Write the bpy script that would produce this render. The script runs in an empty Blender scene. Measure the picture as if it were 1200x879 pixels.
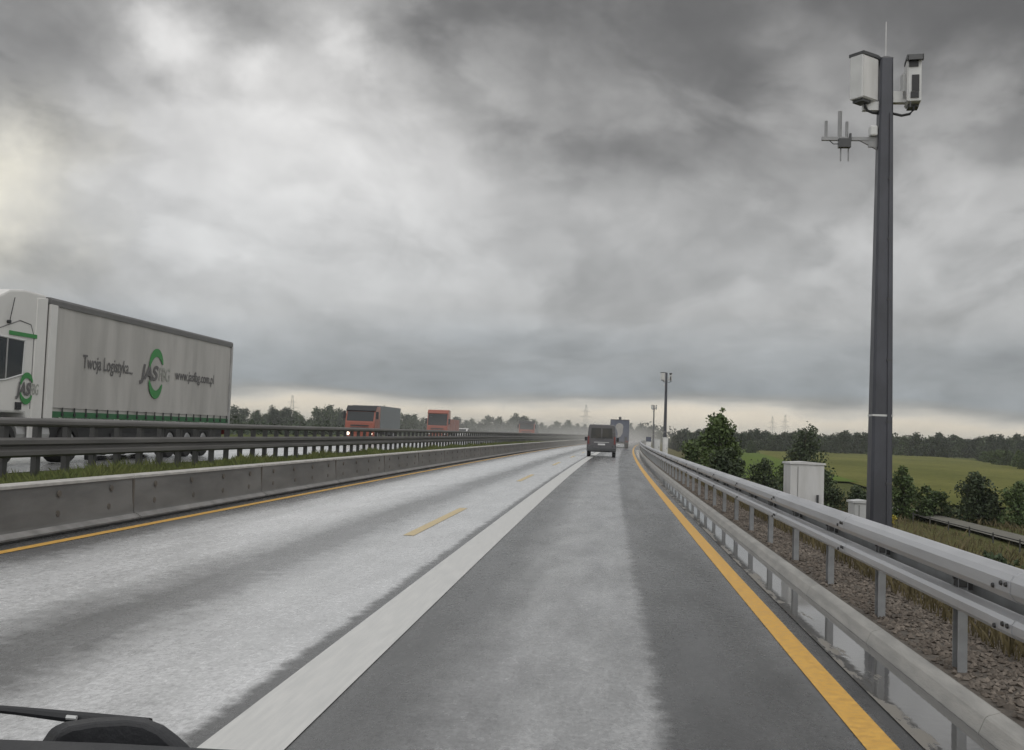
import bpy, bmesh, math, random
import numpy as np
from mathutils import Vector, Matrix
sc = bpy.context.scene
C = sc.collection
PI = math.pi

# ------------------------------------------------------------------ camera
F = 1200.0; CU, CV = 600.0, 439.5; VPX, VPY = 710.0, 510.0; ROLL = math.radians(1.7)
CAMZ = 1.6
_d = Vector(((VPX-CU)/F, -(VPY-CV)/F, -1)).normalized()          # road direction in camera axes
_u = Vector((math.sin(ROLL), math.cos(ROLL), 0)); _u = (_u - _d*_u.dot(_d)).normalized()
_x = _d.cross(_u)
R_w2c = Matrix((( _x.x, _d.x, _u.x), (_x.y, _d.y, _u.y), (_x.z, _d.z, _u.z)))
R_c2w = R_w2c.transposed()
def pixdir(u, v):
    return (R_c2w @ Vector(((u-CU)/F, -(v-CV)/F, -1))).normalized()
def at(u, v, Y):
    d = pixdir(u, v); t = Y/d.y
    return Vector((d.x*t, Y, CAMZ+d.z*t))
cam_d = bpy.data.cameras.new("camera"); cam = bpy.data.objects.new("camera", cam_d); C.objects.link(cam)
cam_d.sensor_fit = 'HORIZONTAL'; cam_d.angle = 2*math.atan(600/F)
cam_d.clip_start = 0.05; cam_d.clip_end = 12000
cam.matrix_world = Matrix.Translation((0, 0, CAMZ)) @ R_c2w.to_4x4()
sc.camera = cam

# ------------------------------------------------------------------ node helper
class NT:
    def __init__(s, tree): s.t = tree; s.n = tree.nodes; s.l = tree.links
    def new(s, typ, **kw):
        n = s.n.new(typ)
        for k, v in kw.items(): setattr(n, k, v)
        return n
    def put(s, sock, v):
        if isinstance(v, bpy.types.NodeSocket): s.l.new(v, sock)
        elif v is not None: sock.default_value = v
    def math(s, op, a, b=None, c=None, clamp=False):
        n = s.new('ShaderNodeMath', operation=op, use_clamp=clamp)
        s.put(n.inputs[0], a); s.put(n.inputs[1], b); s.put(n.inputs[2], c); return n.outputs[0]
    def vmath(s, op, a, b=None, scale=None):
        n = s.new('ShaderNodeVectorMath', operation=op)
        s.put(n.inputs[0], a); s.put(n.inputs[1], b)
        if scale is not None: s.put(n.inputs[3], scale)
        return n.outputs['Value'] if op in ('DOT_PRODUCT', 'LENGTH', 'DISTANCE') else n.outputs[0]
    def comb(s, x, y, z):
        n = s.new('ShaderNodeCombineXYZ')
        for i, v in enumerate((x, y, z)): s.put(n.inputs[i], v)
        return n.outputs[0]
    def sep(s, v):
        n = s.new('ShaderNodeSeparateXYZ'); s.put(n.inputs[0], v); return n.outputs
    def noise(s, vec, scale, detail=4, rough=.55, dist=0, out='Fac'):
        n = s.new('ShaderNodeTexNoise'); s.put(n.inputs['Vector'], vec)
        n.inputs['Scale'].default_value = scale; n.inputs['Detail'].default_value = detail
        n.inputs['Roughness'].default_value = rough; n.inputs['Distortion'].default_value = dist
        return n.outputs[out]
    def maprange(s, v, a, b, c, d, smooth=True):
        n = s.new('ShaderNodeMapRange', interpolation_type='SMOOTHSTEP' if smooth else 'LINEAR')
        s.put(n.inputs[0], v)
        for i, q in enumerate((a, b, c, d)): s.put(n.inputs[i+1], q)
        return n.outputs[0]
    def mix(s, f, a, b, blend='MIX'):
        n = s.new('ShaderNodeMix', data_type='RGBA', blend_type=blend)
        s.put(n.inputs[0], f)
        for i, v in ((6, a), (7, b)):
            if isinstance(v, (tuple, list)) and len(v) == 3: v = (*v, 1)
            s.put(n.inputs[i], v)
        return n.outputs[2]
    def ramp(s, f, stops, interp='LINEAR'):
        n = s.new('ShaderNodeValToRGB'); s.put(n.inputs[0], f); cr = n.color_ramp; cr.interpolation = interp
        while len(cr.elements) < len(stops): cr.elements.new(0.5)
        for e, (p, c) in zip(cr.elements, stops):
            e.position = p; e.color = (c, c, c, 1) if isinstance(c, (int, float)) else (*c, 1)
        return n.outputs[0]

# ------------------------------------------------------------------ world (overcast)
SUN_EL, SUN_AZ = math.radians(48), math.radians(150)     # azimuth from +Y towards +X
W = bpy.data.worlds.new("World"); sc.world = W; W.use_nodes = True
nt = NT(W.node_tree); nt.n.clear()
tc = nt.new('ShaderNodeTexCoord'); D = nt.vmath('NORMALIZE', tc.outputs['Generated'])
dx, dy, dz = nt.sep(D)
den = nt.math('ADD', nt.math('MAXIMUM', dz, 0.0), 0.30)
P2 = nt.comb(nt.math('DIVIDE', dx, den), nt.math('MULTIPLY', nt.math('DIVIDE', dy, den), .8), nt.math('MULTIPLY', dz, 1.2))
wn = nt.noise(P2, 1.3, 3, .5, out='Color')
P3 = nt.vmath('ADD', P2, nt.vmath('SCALE', nt.vmath('SUBTRACT', wn, (.5, .5, .5)), scale=.55))
n1 = nt.noise(P3, 2.0, 6, .55)
n2 = nt.noise(nt.vmath('ADD', P3, (7.3, 2.1, 0)), 4.6, 7, .55)
n3 = nt.noise(nt.comb(nt.math('MULTIPLY', dx, 3.0), nt.math('MULTIPLY', dy, 3.0), nt.math('MULTIPLY', dz, 16.0)), 1.3, 5, .5)
# ragged directions for the cloud masses
wd_ = nt.noise(nt.vmath('SCALE', D, scale=9.0), 1.0, 4, .55, out='Color')
wd = nt.noise(nt.vmath('SCALE', D, scale=5.5), 1.0, 7, .6, out='Color')
DD = nt.vmath('ADD', D, nt.vmath('SCALE', nt.vmath('SUBTRACT', wd, (.5, .5, .5)), scale=.17))
elev = nt.math('ADD', dz, nt.math('MULTIPLY', nt.math('SUBTRACT', n3, .5), .055))
base = nt.ramp(elev, [(0, .80), (.020, .80), (.036, .34), (.065, .34), (.11, .44), (.20, .49), (.30, .40), (.40, .30), (.62, .62), (.95, .80)], 'EASE')
B = nt.math('ADD', base, nt.math('MULTIPLY', nt.math('SUBTRACT', n1, .5), .30))
B = nt.math('ADD', B, nt.math('MULTIPLY', nt.math('SUBTRACT', n2, .5), .20))
n4 = nt.noise(nt.vmath('ADD', P3, (3.1, 9.2, 1.0)), 2.8, 7, .5)
B = nt.math('ADD', B, nt.math('MULTIPLY', nt.maprange(n4, .44, .56, -1, 1), nt.maprange(dz, .05, .2, .015, .055)))
Q = nt.vmath('ADD', nt.vmath('MULTIPLY', D, (1.0, 1.0, 1.35)), nt.vmath('SCALE', nt.vmath('SUBTRACT', wd_, (.5, .5, .5)), scale=.10))
def billow(sc_, off):
    v = nt.noise(nt.vmath('ADD', nt.vmath('SCALE', Q, scale=sc_), off), 1.0, 1, .5)
    return nt.math('MULTIPLY', nt.math('ABSOLUTE', nt.math('SUBTRACT', v, .5)), 4.0)
bl_ = nt.math('ADD', billow(6.0, (3.3, 1.2, .4)), nt.math('ADD', nt.math('MULTIPLY', billow(13.0, (1.3, 7.2, 4.4)), .55), nt.math('MULTIPLY', billow(29.0, (8.3, 2.2, 6.4)), .28)))
B = nt.math('ADD', B, nt.math('MULTIPLY', nt.math('SUBTRACT', bl_, .85), nt.maprange(dz, .06, .16, .03, .09)))
def lobe(B, u, v, rad, amt, inner=.1):
    L = pixdir(u, v)
    dist = nt.vmath('DISTANCE', DD, tuple(L))
    return nt.math('ADD', B, nt.math('MULTIPLY', nt.maprange(dist, rad*inner, rad, 1, 0), amt))
for a in [(320, 190, .27, .17), (300, 95, .11, .16), (405, 75, .05, .20), (190, 62, .055, .24), (290, 60, .045, .18), (420, 185, .10, .08), (120, 230, .10, .08), (5, 245, .085, .34), (600, 260, .2, .05), (830, 250, .16, .03),
          (660, 130, .09, -.05), (850, -20, .26, -.15), (520, -15, .13, -.12), (1180, 40, .20, -.13), (40, 50, .12, -.11), (40, 140, .08, -.07),
          (1090, 330, .10, -.04), (980, 430, .16, .02)]:
    B = lobe(B, *a)
back = nt.maprange(dy, .2, -.6, 0, 1)                       # unseen sky behind us, brightened to add fill light
B = nt.math('ADD', B, nt.math('MULTIPLY', back, .55))
B = nt.math('SMOOTH_MAX', B, nt.math('ADD', .15, nt.math('MULTIPLY', nt.math('SUBTRACT', nt.math('ADD', n2, n4), 1.0), .10)), .16)
hue = nt.ramp(elev, [(0, (1.08, .97, .80)), (.020, (1.08, .97, .80)), (.042, (.91, .99, 1.06)), (.12, (.99, 1.0, 1.0)), (.3, (1.01, 1.0, .985))])
warm = nt.maprange(nt.vmath('DISTANCE', DD, tuple(pixdir(0, 245))), .01, .12, 1, 0)
hue = nt.mix(warm, hue, (1.05, 1.01, .88))
clouds = nt.mix(1.0, nt.comb(B, B, B), hue, 'MULTIPLY')
sky = nt.new('ShaderNodeTexSky', sky_type='NISHITA'); sky.sun_disc = False
sky.sun_elevation = SUN_EL; sky.sun_rotation = SUN_AZ
mixc = nt.mix(.03, nt.vmath('SCALE', clouds, scale=10.0), sky.outputs[0])
bg = nt.new('ShaderNodeBackground'); nt.put(bg.inputs[0], mixc); bg.inputs[1].default_value = .1
wo = nt.new('ShaderNodeOutputWorld'); nt.l.new(bg.outputs[0], wo.inputs[0])

sun_d = bpy.data.lights.new("sun", 'SUN'); sun = bpy.data.objects.new("sun", sun_d); C.objects.link(sun)
sun_d.energy = 0.5; sun_d.angle = math.radians(25); sun_d.color = (1, .97, .93)
sv = Vector((math.sin(SUN_AZ)*math.cos(SUN_EL), math.cos(SUN_AZ)*math.cos(SUN_EL), math.sin(SUN_EL)))
sun.rotation_euler = sv.to_track_quat('Z', 'Y').to_euler(); sun.location = (0, -20, 30)
sc.view_settings.view_transform = 'Standard'; sc.view_settings.look = 'None'
sc.view_settings.exposure = 0.0; sc.view_settings.gamma = 1
sc.view_settings.use_curve_mapping = False
cy = sc.cycles
cy.use_denoising = True; cy.max_bounces = 6; cy.diffuse_bounces = 2; cy.glossy_bounces = 3
cy.transmission_bounces = 4; cy.volume_bounces = 1; cy.transparent_max_bounces = 6
cy.sample_clamp_indirect = 4
cy.caustics_reflective = False; cy.caustics_refractive = False

# ------------------------------------------------------------------ materials
MATS = {}
def mat(name, col, rough=.6, metal=0, var=.12, scale=3.0, bump=0, bscale=40, col2=None, emit=None, coat=0, spec=.5, stretch=(1, 1, 1), detail=5):
    m = bpy.data.materials.new(name); m.use_nodes = True; t = NT(m.node_tree)
    b = t.n['Principled BSDF']; tc = t.new('ShaderNodeTexCoord')
    co = t.vmath('MULTIPLY', tc.outputs['Object'], stretch)
    f = t.noise(co, scale, detail, .6)
    f = t.maprange(f, .3, .7, 0, 1)
    if col2 is None: c1 = tuple(c*(1-var) for c in col); c2 = tuple(min(1, c*(1+var)) for c in col)
    else: c1, c2 = col, col2
    t.put(b.inputs['Base Color'], t.mix(f, c1, c2))
    t.put(b.inputs['Roughness'], t.maprange(f, 0, 1, max(.02, rough-.06), min(1, rough+.06)))
    b.inputs['Metallic'].default_value = metal
    b.inputs['Specular IOR Level'].default_value = spec
    if coat: b.inputs['Coat Weight'].default_value = coat; b.inputs['Coat Roughness'].default_value = .08
    if bump:
        bn = t.new('ShaderNodeBump'); bn.inputs['Strength'].default_value = bump; bn.inputs['Distance'].default_value = .02
        t.put(bn.inputs['Height'], t.noise(co, bscale, 4, .6)); t.put(b.inputs['Normal'], bn.outputs[0])
    if emit:
        b.inputs['Emission Color'].default_value = (*emit[0], 1); b.inputs['Emission Strength'].default_value = emit[1]
    MATS[name] = m
    return m
def leafmat(name, a, b_, rnd=.35):
    m = bpy.data.materials.new(name); m.use_nodes = True; t = NT(m.node_tree)
    b = t.n['Principled BSDF']; tc = t.new('ShaderNodeTexCoord'); oi = t.new('ShaderNodeObjectInfo')
    g = t.new('ShaderNodeNewGeometry')
    f = t.noise(tc.outputs['Object'], .8, 4, .6); f = t.maprange(f, .3, .7, 0, 1)
    c = t.mix(f, a, b_)
    k = t.math('ADD', t.math('MULTIPLY', oi.outputs['Random'], rnd), 1-rnd/2)
    k2 = t.math('ADD', t.math('MULTIPLY', g.outputs['Random Per Island'], .7), .65)
    c = t.vmath('SCALE', t.vmath('SCALE', c, scale=k), scale=k2)
    t.put(b.inputs['Base Color'], c); b.inputs['Roughness'].default_value = .6
    b.inputs['Specular IOR Level'].default_value = .25
    MATS[name] = m; return m

galv = mat('galvanised', (.50, .51, .53), .42, .55, .14, 2.0, .05, 60, stretch=(1, .25, 3))
galv_dull = mat('galvanised_dull', (.115, .112, .108), .6, .1, .2, 2.0, .05, 60, stretch=(1, .3, 3))
bolt_m = mat('bolt_dark', (.05, .05, .05), .6, .3)
post_m = mat('post_zinc', (.33, .34, .35), .5, .4, .15, 5)
dark_post = mat('post_dark', (.06, .06, .06), .6, .2)
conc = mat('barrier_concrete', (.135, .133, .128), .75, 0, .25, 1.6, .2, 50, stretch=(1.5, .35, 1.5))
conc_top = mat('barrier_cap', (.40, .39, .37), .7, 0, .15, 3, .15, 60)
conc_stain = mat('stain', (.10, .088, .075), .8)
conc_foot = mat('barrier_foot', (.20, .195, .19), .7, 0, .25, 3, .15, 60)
kerbm = mat('kerb_concrete', (.33, .325, .31), .65, 0, .25, 5, .3, 60, col2=(.47, .46, .435), stretch=(2, .35, 2), detail=8)
white_paint = mat('lane_white', (.50, .505, .495), .40, 0, .08, 3, .15, 120, col2=(.60, .60, .585), stretch=(9, .6, 1), detail=10)
yellow_paint = mat('lane_yellow', (.56, .31, .055), .42, 0, .1, 16, .2, 120, col2=(.72, .42, .08), detail=9)
pale_yellow = mat('lane_yellow_worn', (.50, .39, .20), .45, 0, .1, 6, col2=(.56, .46, .27))
polem = mat('mast_paint', (.055, .058, .07), .45, .2, .25, 2.5, .08, 30, stretch=(1, 1, .4))
housing = mat('housing_grey', (.52, .53, .53), .45, 0, .06, 4)
hood_m = mat('hood_dark', (.05, .052, .055), .5)
black = mat('black_plastic', (.018, .019, .022), .5, 0, .15, 20, .1, 200)
cabinet_m = mat('cabinet_grey', (.50, .50, .49), .5, 0, .05, 2.5, col2=(.60, .60, .60), stretch=(2, 2, .4), detail=8)
cabinet_edge = mat('cabinet_seam', (.18, .18, .18), .6)
truck_white = mat('lorry_white', (.62, .615, .60), .35, 0, .06, .8, coat=.3)
curtain = mat('curtain_white', (.345, .338, .325), .6, 0, .10, 1.1, .15, 5, col2=(.445, .435, .42), stretch=(1, 1.4, .22), detail=8)
alu = mat('aluminium', (.45, .45, .45), .4, .5)
dark_rail = mat('roof_rail', (.13, .13, .13), .5)
green_dark = mat('hem_green', (.028, .115, .048), .55, 0, .15, 5)
green = mat('lorry_green', (.04, .22, .06), .5, 0, .1, 5)
txt_dark = mat('lettering_dark', (.115, .113, .115), .6)
txt_pale = mat('lettering_pale', (.30, .31, .285), .6)
tyre_m = mat('tyre', (.018, .018, .018), .8)
rim_m = mat('rim', (.35, .35, .36), .4, .5)
chassis_m = mat('chassis', (.03, .03, .032), .6)
glass_d = mat('dark_glass', (.012, .016, .018), .08, 0, .1, 1, spec=.5)
red_m = mat('lorry_red', (.23, .055, .03), .4, 0, .1, 1, coat=.3)
tarp_pale = mat('emblem_pale', (.30, .29, .28), .6)
tarp_grey = mat('tarp_grey', (.17, .185, .19), .6)
lamp_m = mat('headlamp_lit', (.8, .8, .75), .3, emit=((1, .9, .7), 4.0))
tail_m = mat('tail_lamp', (.14, .018, .016), .3)
vanm = mat('van_grey', (.07, .07, .077), .3, .2, .08, 1, coat=.4)
blue_m = mat('trailer_blue', (.06, .072, .11), .5)
white_m = mat('plain_white', (.6, .6, .6), .5)
orange_m = mat('orange_mark', (.45, .18, .06), .6)
bark = mat('bark', (.07, .06, .045), .9, 0, .3, 6, .4, 20)
steel_far = mat('pylon_steel', (.24, .245, .25), .6, .3)
leaf_dark = leafmat('leaf_dark', (.036, .053, .028), (.066, .088, .040))
leaf_mid = leafmat('leaf_mid', (.046, .072, .026), (.088, .122, .042))
leaf_light = leafmat('leaf_light', (.07, .11, .025), (.12, .16, .045))
leaf_far = leafmat('leaf_far', (.022, .034, .02), (.042, .056, .03))
leaf_yellow = leafmat('leaf_yellow', (.30, .24, .03), (.22, .2, .04))
blade_green = leafmat('blade_green', (.075, .10, .03), (.13, .14, .045), .1)
blade_dry = leafmat('blade_dry', (.085, .072, .036), (.135, .11, .055), .1)
stone_m = leafmat('stone', (.115, .095, .078), (.20, .172, .145), .1)

def ground_mat():
    m = bpy.data.materials.new('ground_grass'); m.use_nodes = True; t = NT(m.node_tree); b = t.n['Principled BSDF']
    uv = t.new('ShaderNodeUVMap'); tc = t.new('ShaderNodeTexCoord'); u, v, _ = t.sep(uv.outputs[0])
    co = tc.outputs['Object']
    big = t.maprange(t.noise(co, .06, 5, .6), .35, .65, 0, 1)
    fine = t.maprange(t.noise(co, 1.5, 6, .7), .3, .7, 0, 1)
    dry = t.mix(fine, (.085, .065, .03), (.17, .135, .07))
    grn = t.mix(fine, (.05, .065, .02), (.095, .11, .035))
    far = t.maprange(t.math('ADD', u, t.math('MULTIPLY', big, 8)), 18, 34, .75, .12)
    med = t.maprange(u, -7.8, -8.2, 0, 1)
    c = t.mix(t.math('MULTIPLY', far, t.maprange(big, 0, 1, .55, 1)), grn, dry)
    c = t.mix(med, c, grn)
    t.put(b.inputs['Base Color'], c); b.inputs['Roughness'].default_value = .95; b.inputs['Specular IOR Level'].default_value = .1
    bn = t.new('ShaderNodeBump'); bn.inputs['Strength'].default_value = .8; bn.inputs['Distance'].default_value = .15
    t.put(bn.inputs['Height'], t.noise(co, 3, 6, .7)); t.put(b.inputs['Normal'], bn.outputs[0])
    return m
def field_mat(name, a, b_, sc_=.02):
    m = bpy.data.materials.new(name); m.use_nodes = True; t = NT(m.node_tree); b = t.n['Principled BSDF']
    tc = t.new('ShaderNodeTexCoord'); co = tc.outputs['Object']
    f = t.maprange(t.noise(t.vmath('MULTIPLY', co, (1, .35, 1)), sc_, 7, .65), .3, .7, 0, 1)
    g = t.maprange(t.noise(co, .9, 5, .7), .3, .7, .75, 1.25)
    t.put(b.inputs['Base Color'], t.vmath('SCALE', t.mix(f, a, b_), scale=g))
    b.inputs['Roughness'].default_value = .95; b.inputs['Specular IOR Level'].default_value = .05
    return m
def road_mat(opp=False):
    m = bpy.data.materials.new('wet_road'); m.use_nodes = True; t = NT(m.node_tree); b = t.n['Principled BSDF']
    uv = t.new('ShaderNodeUVMap'); u, v, _ = t.sep(uv.outputs[0])
    long_ = t.comb(t.math('MULTIPLY', u, 1.6), t.math('MULTIPLY', v, .22), 0)
    wob = t.noise(long_, 1.0, 5, .6)
    rag = t.noise(t.comb(t.math('MULTIPLY', u, 4), t.math('MULTIPLY', v, 5.0), 3.1), 1.0, 5, .65)
    near_seam = t.math('MULTIPLY', t.maprange(u, -2.9, -2.35, 1, .12), t.maprange(u, -.3, .15, 1, 1))
    near_seam = t.math('ADD', near_seam, t.math('MULTIPLY', t.maprange(u, -1.6, -1.2, 0, 1), t.maprange(u, -.2, .2, .9, 0)))
    us = t.math('ADD', u, t.math('MULTIPLY', t.math('MULTIPLY', t.math('SUBTRACT', wob, .5), near_seam), .62))
    us = t.math('ADD', us, t.math('MULTIPLY', t.math('SUBTRACT', rag, .5), t.maprange(u, -3.4, -2.2, .75, .26)))
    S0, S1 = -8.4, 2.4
    if opp:
        f = t.math('FRACT', t.math('MULTIPLY', us, 1/3.6))
        al = t.ramp(f, [(0, .4), (.15, .28), (.4, .42), (.7, .26), (1, .4)])
    else:
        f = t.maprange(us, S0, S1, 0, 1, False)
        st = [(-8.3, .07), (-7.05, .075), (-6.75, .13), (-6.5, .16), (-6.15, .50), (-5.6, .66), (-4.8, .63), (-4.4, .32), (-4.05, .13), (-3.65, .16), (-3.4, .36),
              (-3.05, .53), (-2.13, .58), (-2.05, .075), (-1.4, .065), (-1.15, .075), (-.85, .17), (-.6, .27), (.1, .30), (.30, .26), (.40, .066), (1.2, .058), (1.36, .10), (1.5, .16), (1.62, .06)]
        al = t.ramp(f, [((s-S0)/(S1-S0), a) for s, a in st])  # pale left-lane stops mix concrete tone with painted sky sheen of the wet film
    patch = t.noise(t.comb(t.math('MULTIPLY', u, 2.2), t.math('MULTIPLY', v, .55), 9), 1.0, 6, .65)
    splash = t.noise(t.comb(t.math('MULTIPLY', u, 14), t.math('MULTIPLY', v, 8), 1), 1.0, 5, .7)
    grain = t.noise(t.comb(t.math('MULTIPLY', u, 34), t.math('MULTIPLY', v, 20), 4), 1.0, 4, .7)
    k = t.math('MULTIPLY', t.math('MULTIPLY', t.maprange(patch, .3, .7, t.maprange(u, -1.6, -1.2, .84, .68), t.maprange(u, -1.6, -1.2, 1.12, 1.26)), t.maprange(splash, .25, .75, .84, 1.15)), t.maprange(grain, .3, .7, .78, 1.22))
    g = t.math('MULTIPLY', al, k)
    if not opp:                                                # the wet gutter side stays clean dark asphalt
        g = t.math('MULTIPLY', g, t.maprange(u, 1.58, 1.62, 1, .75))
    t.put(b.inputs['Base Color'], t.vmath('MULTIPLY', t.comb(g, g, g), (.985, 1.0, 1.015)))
    t.put(b.inputs['Roughness'], t.maprange(t.math('ADD', t.math('MULTIPLY', wob, .5), t.math('MULTIPLY', splash, .5)), .3, .7, .17, .36))
    b.inputs['IOR'].default_value = 1.4
    t.put(b.inputs['Coat Weight'], t.maprange(al, .08, .42, .25, 1)); b.inputs['Coat Roughness'].default_value = .24; b.inputs['Coat IOR'].default_value = 1.36
    bn = t.new('ShaderNodeBump'); bn.inputs['Strength'].default_value = .22; bn.inputs['Distance'].default_value = .01
    t.put(bn.inputs['Height'], t.math('ADD', t.math('ADD', splash, t.math('MULTIPLY', grain, .6)), t.math('MULTIPLY', t.noise(t.comb(u, v, 0), 130, 3, .6), .6)))
    t.put(b.inputs['Normal'], bn.outputs[0])
    bc_ = t.new('ShaderNodeBump'); bc_.inputs['Strength'].default_value = .6; bc_.inputs['Distance'].default_value = .02
    t.put(bc_.inputs['Height'], t.math('ADD', splash, grain)); t.put(b.inputs['Coat Normal'], bc_.outputs[0])
    return m
def puddle_mat():
    m = bpy.data.materials.new('gutter_water'); m.use_nodes = True; t = NT(m.node_tree); b = t.n['Principled BSDF']
    uv = t.new('ShaderNodeUVMap'); u, v, _ = t.sep(uv.outputs[0])
    w = t.noise(t.comb(t.math('MULTIPLY', u, 6), t.math('MULTIPLY', v, 1.4), 0), 1.0, 6, .65)
    edge = t.math('ADD', t.math('MULTIPLY', t.math('SUBTRACT', 1.93, u), 1.15), w)          # silt collects towards the lane side
    silt = t.maprange(edge, .66, .74, 0, 1)
    t.put(b.inputs['Base Color'], t.mix(silt, (.13, .13, .128), (.20, .185, .16)))
    t.put(b.inputs['Roughness'], t.maprange(silt, 0, 1, .03, .5))
    b.inputs['IOR'].default_value = 1.95
    bn = t.new('ShaderNodeBump'); bn.inputs['Strength'].default_value = .04; bn.inputs['Distance'].default_value = .01
    t.put(bn.inputs['Height'], t.noise(t.comb(u, v, 0), 14, 3, .5)); t.put(b.inputs['Normal'], bn.outputs[0])
    return m

# ------------------------------------------------------------------ mesh helpers
class MB:
    def __init__(s): s.v = []; s.f = []; s.m = []; s.uv = {}
    def add(s, vs, fs, mi=0):
        o = len(s.v); s.v += [tuple(q) for q in vs]
        for f in fs: s.f.append(tuple(i+o for i in f)); s.m.append(mi)
        return o
    def box(s, c, d, mi=0, rz=0, rx=0):
        x, y, z = d[0]/2, d[1]/2, d[2]/2
        M = Matrix.Rotation(rz, 3, 'Z') @ Matrix.Rotation(rx, 3, 'X')
        vs = [Vector(c)+M @ Vector((sx*x, sy*y, sz*z)) for sz in (-1, 1) for sy in (-1, 1) for sx in (-1, 1)]
        s.add(vs, [(0, 2, 3, 1), (4, 5, 7, 6), (0, 1, 5, 4), (2, 6, 7, 3), (0, 4, 6, 2), (1, 3, 7, 5)], mi)
    def tube(s, pts, r, n=8, mi=0, cap=True):
        pts = [Vector(p) for p in pts]; rs = r if isinstance(r, (list, tuple)) else [r]*len(pts)
        rings = []
        for i, p in enumerate(pts):
            t = (pts[min(i+1, len(pts)-1)]-pts[max(i-1, 0)]).normalized()
            a = Vector((0, 0, 1)) if abs(t.z) < .9 else Vector((1, 0, 0))
            e1 = t.cross(a).normalized(); e2 = e1.cross(t)
            rings.append([p+(e1*math.cos(2*PI*k/n)+e2*math.sin(2*PI*k/n))*rs[i] for k in range(n)])
        s.loft(rings, mi, cap)
    def loft(s, rings, mi=0, cap=True, closed=True):
        n = len(rings[0]); vs = [v for r in rings for v in r]; fs = []
        for i in range(len(rings)-1):
            for k in range(n if closed else n-1):
                k2 = (k+1) % n; fs.append((i*n+k, i*n+k2, (i+1)*n+k2, (i+1)*n+k))
        if cap and closed: fs.append(tuple(range(n))[::-1]); fs.append(tuple((len(rings)-1)*n+k for k in range(n)))
        s.add(vs, fs, mi)
    def prism(s, outline, axis, a, b, mi=0):
        """outline 2-D, extruded along axis 'X','Y' or 'Z' from a to b"""
        def p(q, t): return {'X': (t, q[0], q[1]), 'Y': (q[0], t, q[1]), 'Z': (q[0], q[1], t)}[axis]
        s.loft([[p(q, a) for q in outline], [p(q, b) for q in outline]], mi)
    def build(s, name, mats, parent=None, loc=(0, 0, 0), bevel=0, smooth=False, fix=True, seg=2):
        me = bpy.data.meshes.new(name); me.from_pydata(s.v, [], s.f)
        mats = mats if isinstance(mats, (list, tuple)) else [mats]
        for m in mats: me.materials.append(m)
        if len(mats) > 1: me.polygons.foreach_set('material_index', s.m)
        if fix:
            bm = bmesh.new(); bm.from_mesh(me); bmesh.ops.recalc_face_normals(bm, faces=bm.faces); bm.to_mesh(me); bm.free()
        if smooth: me.polygons.foreach_set('use_smooth', [True]*len(me.polygons))
        o = bpy.data.objects.new(name, me); C.objects.link(o)
        o.location = loc
        if parent: o.parent = parent
        if bevel:
            md = o.modifiers.new('bevel', 'BEVEL'); md.width = bevel; md.segments = seg; md.limit_method = 'ANGLE'; md.angle_limit = math.radians(35)
        return o
def tag(o, label=None, cat=None, group=None, kind=None):
    if label: o['label'] = label
    if cat: o['category'] = cat
    if group: o['group'] = group
    if kind: o['kind'] = kind
    return o
def empty(name, loc, rz=0, label=None, cat=None, group=None):
    o = bpy.data.objects.new(name, None); C.objects.link(o); o.location = loc; o.rotation_euler = (0, 0, rz)
    o.empty_display_size = .3
    return tag(o, label, cat, group)
def copy_tree(o, parent=None, skip=()):
    c = o.copy(); C.objects.link(c)
    if parent: c.parent = parent
    for ch in list(o.children):
        if ch.name.split('.')[0] not in skip: copy_tree(ch, c, skip)
    return c

# ------------------------------------------------------------------ road alignment: a very gentle right-hand bend
K = 1.2e-4
def cx(y):
    if y <= 0: return 0.0
    if y < 300: return K*y*y
    return K*300*300 + 2*K*300*(y-300)*.75
def P(s, y, z): return (s+cx(y), y, z)
YS = list(range(-40, 60, 4))+list(range(60, 320, 10))+list(range(320, 900, 40))
def strip(name, s0, s1, z, m, ys=YS, wob=0, n=1):
    """a sheet following the road, uv = (offset, distance)"""
    rnd = random.Random(hash(name) % 1000 if False else len(name)*7)
    vs = []; fs = []; uvs = []
    cols = n+1
    for y in ys:
        for k in range(cols):
            s = s0+(s1-s0)*k/n
            vs.append(P(s, y, z(s, y) if callable(z) else z)); uvs.append((s, y))
    for i in range(len(ys)-1):
        for k in range(n): a = i*cols+k; fs.append((a, a+1, a+1+cols, a+cols))
    me = bpy.data.meshes.new(name); me.from_pydata(vs, [], fs)
    me.materials.append(m); ul = me.uv_layers.new(name='UVMap')
    for lp in me.loops: ul.data[lp.index].uv = uvs[lp.vertex_index]
    o = bpy.data.objects.new(name, me); C.objects.link(o); o['kind'] = 'structure'
    return o

# ground height across the road
PROF = [(-4500, -3), (-1500, -3), (-300, -1.5), (-70, -1), (-30, .2), (-26.4, .36), (-11.85, .37), (-11.6, .45), (-7.75, .50), (-7.7, -.04), (2.12, -.04), (2.2, .06), (2.5, .10),
        (3.3, .06), (3.8, -.15), (5.2, -.95), (8, -2.4), (12, -3.9), (16, -4.1), (40, -4.1), (300, -4.2), (1500, -4.0), (4500, -3)]
def hz(s, y=0):
    for (a, za), (b, zb) in zip(PROF, PROF[1:]):
        if a <= s <= b: return za+(zb-za)*(s-a)/(b-a)
    return -3
def gz(x, y): return hz(x-cx(y), y)
cols_s = sorted(set([p[0] for p in PROF]+[-800, -500, -200, -120, -90, -50, -40, -20, -16, -10, -4, 0, 3.0, 4.4, 6.5, 10, 20, 28, 60, 100, 160, 220, 450, 700, 1000, 2500]))
rows_y = list(range(-80, 100, 5))+list(range(100, 400, 20))+[450, 500, 600, 700, 850, 1000, 1300, 1700, 2200, 3000, 4400]
vs = []; fs = []; uvs = []
rg = random.Random(3)
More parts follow.
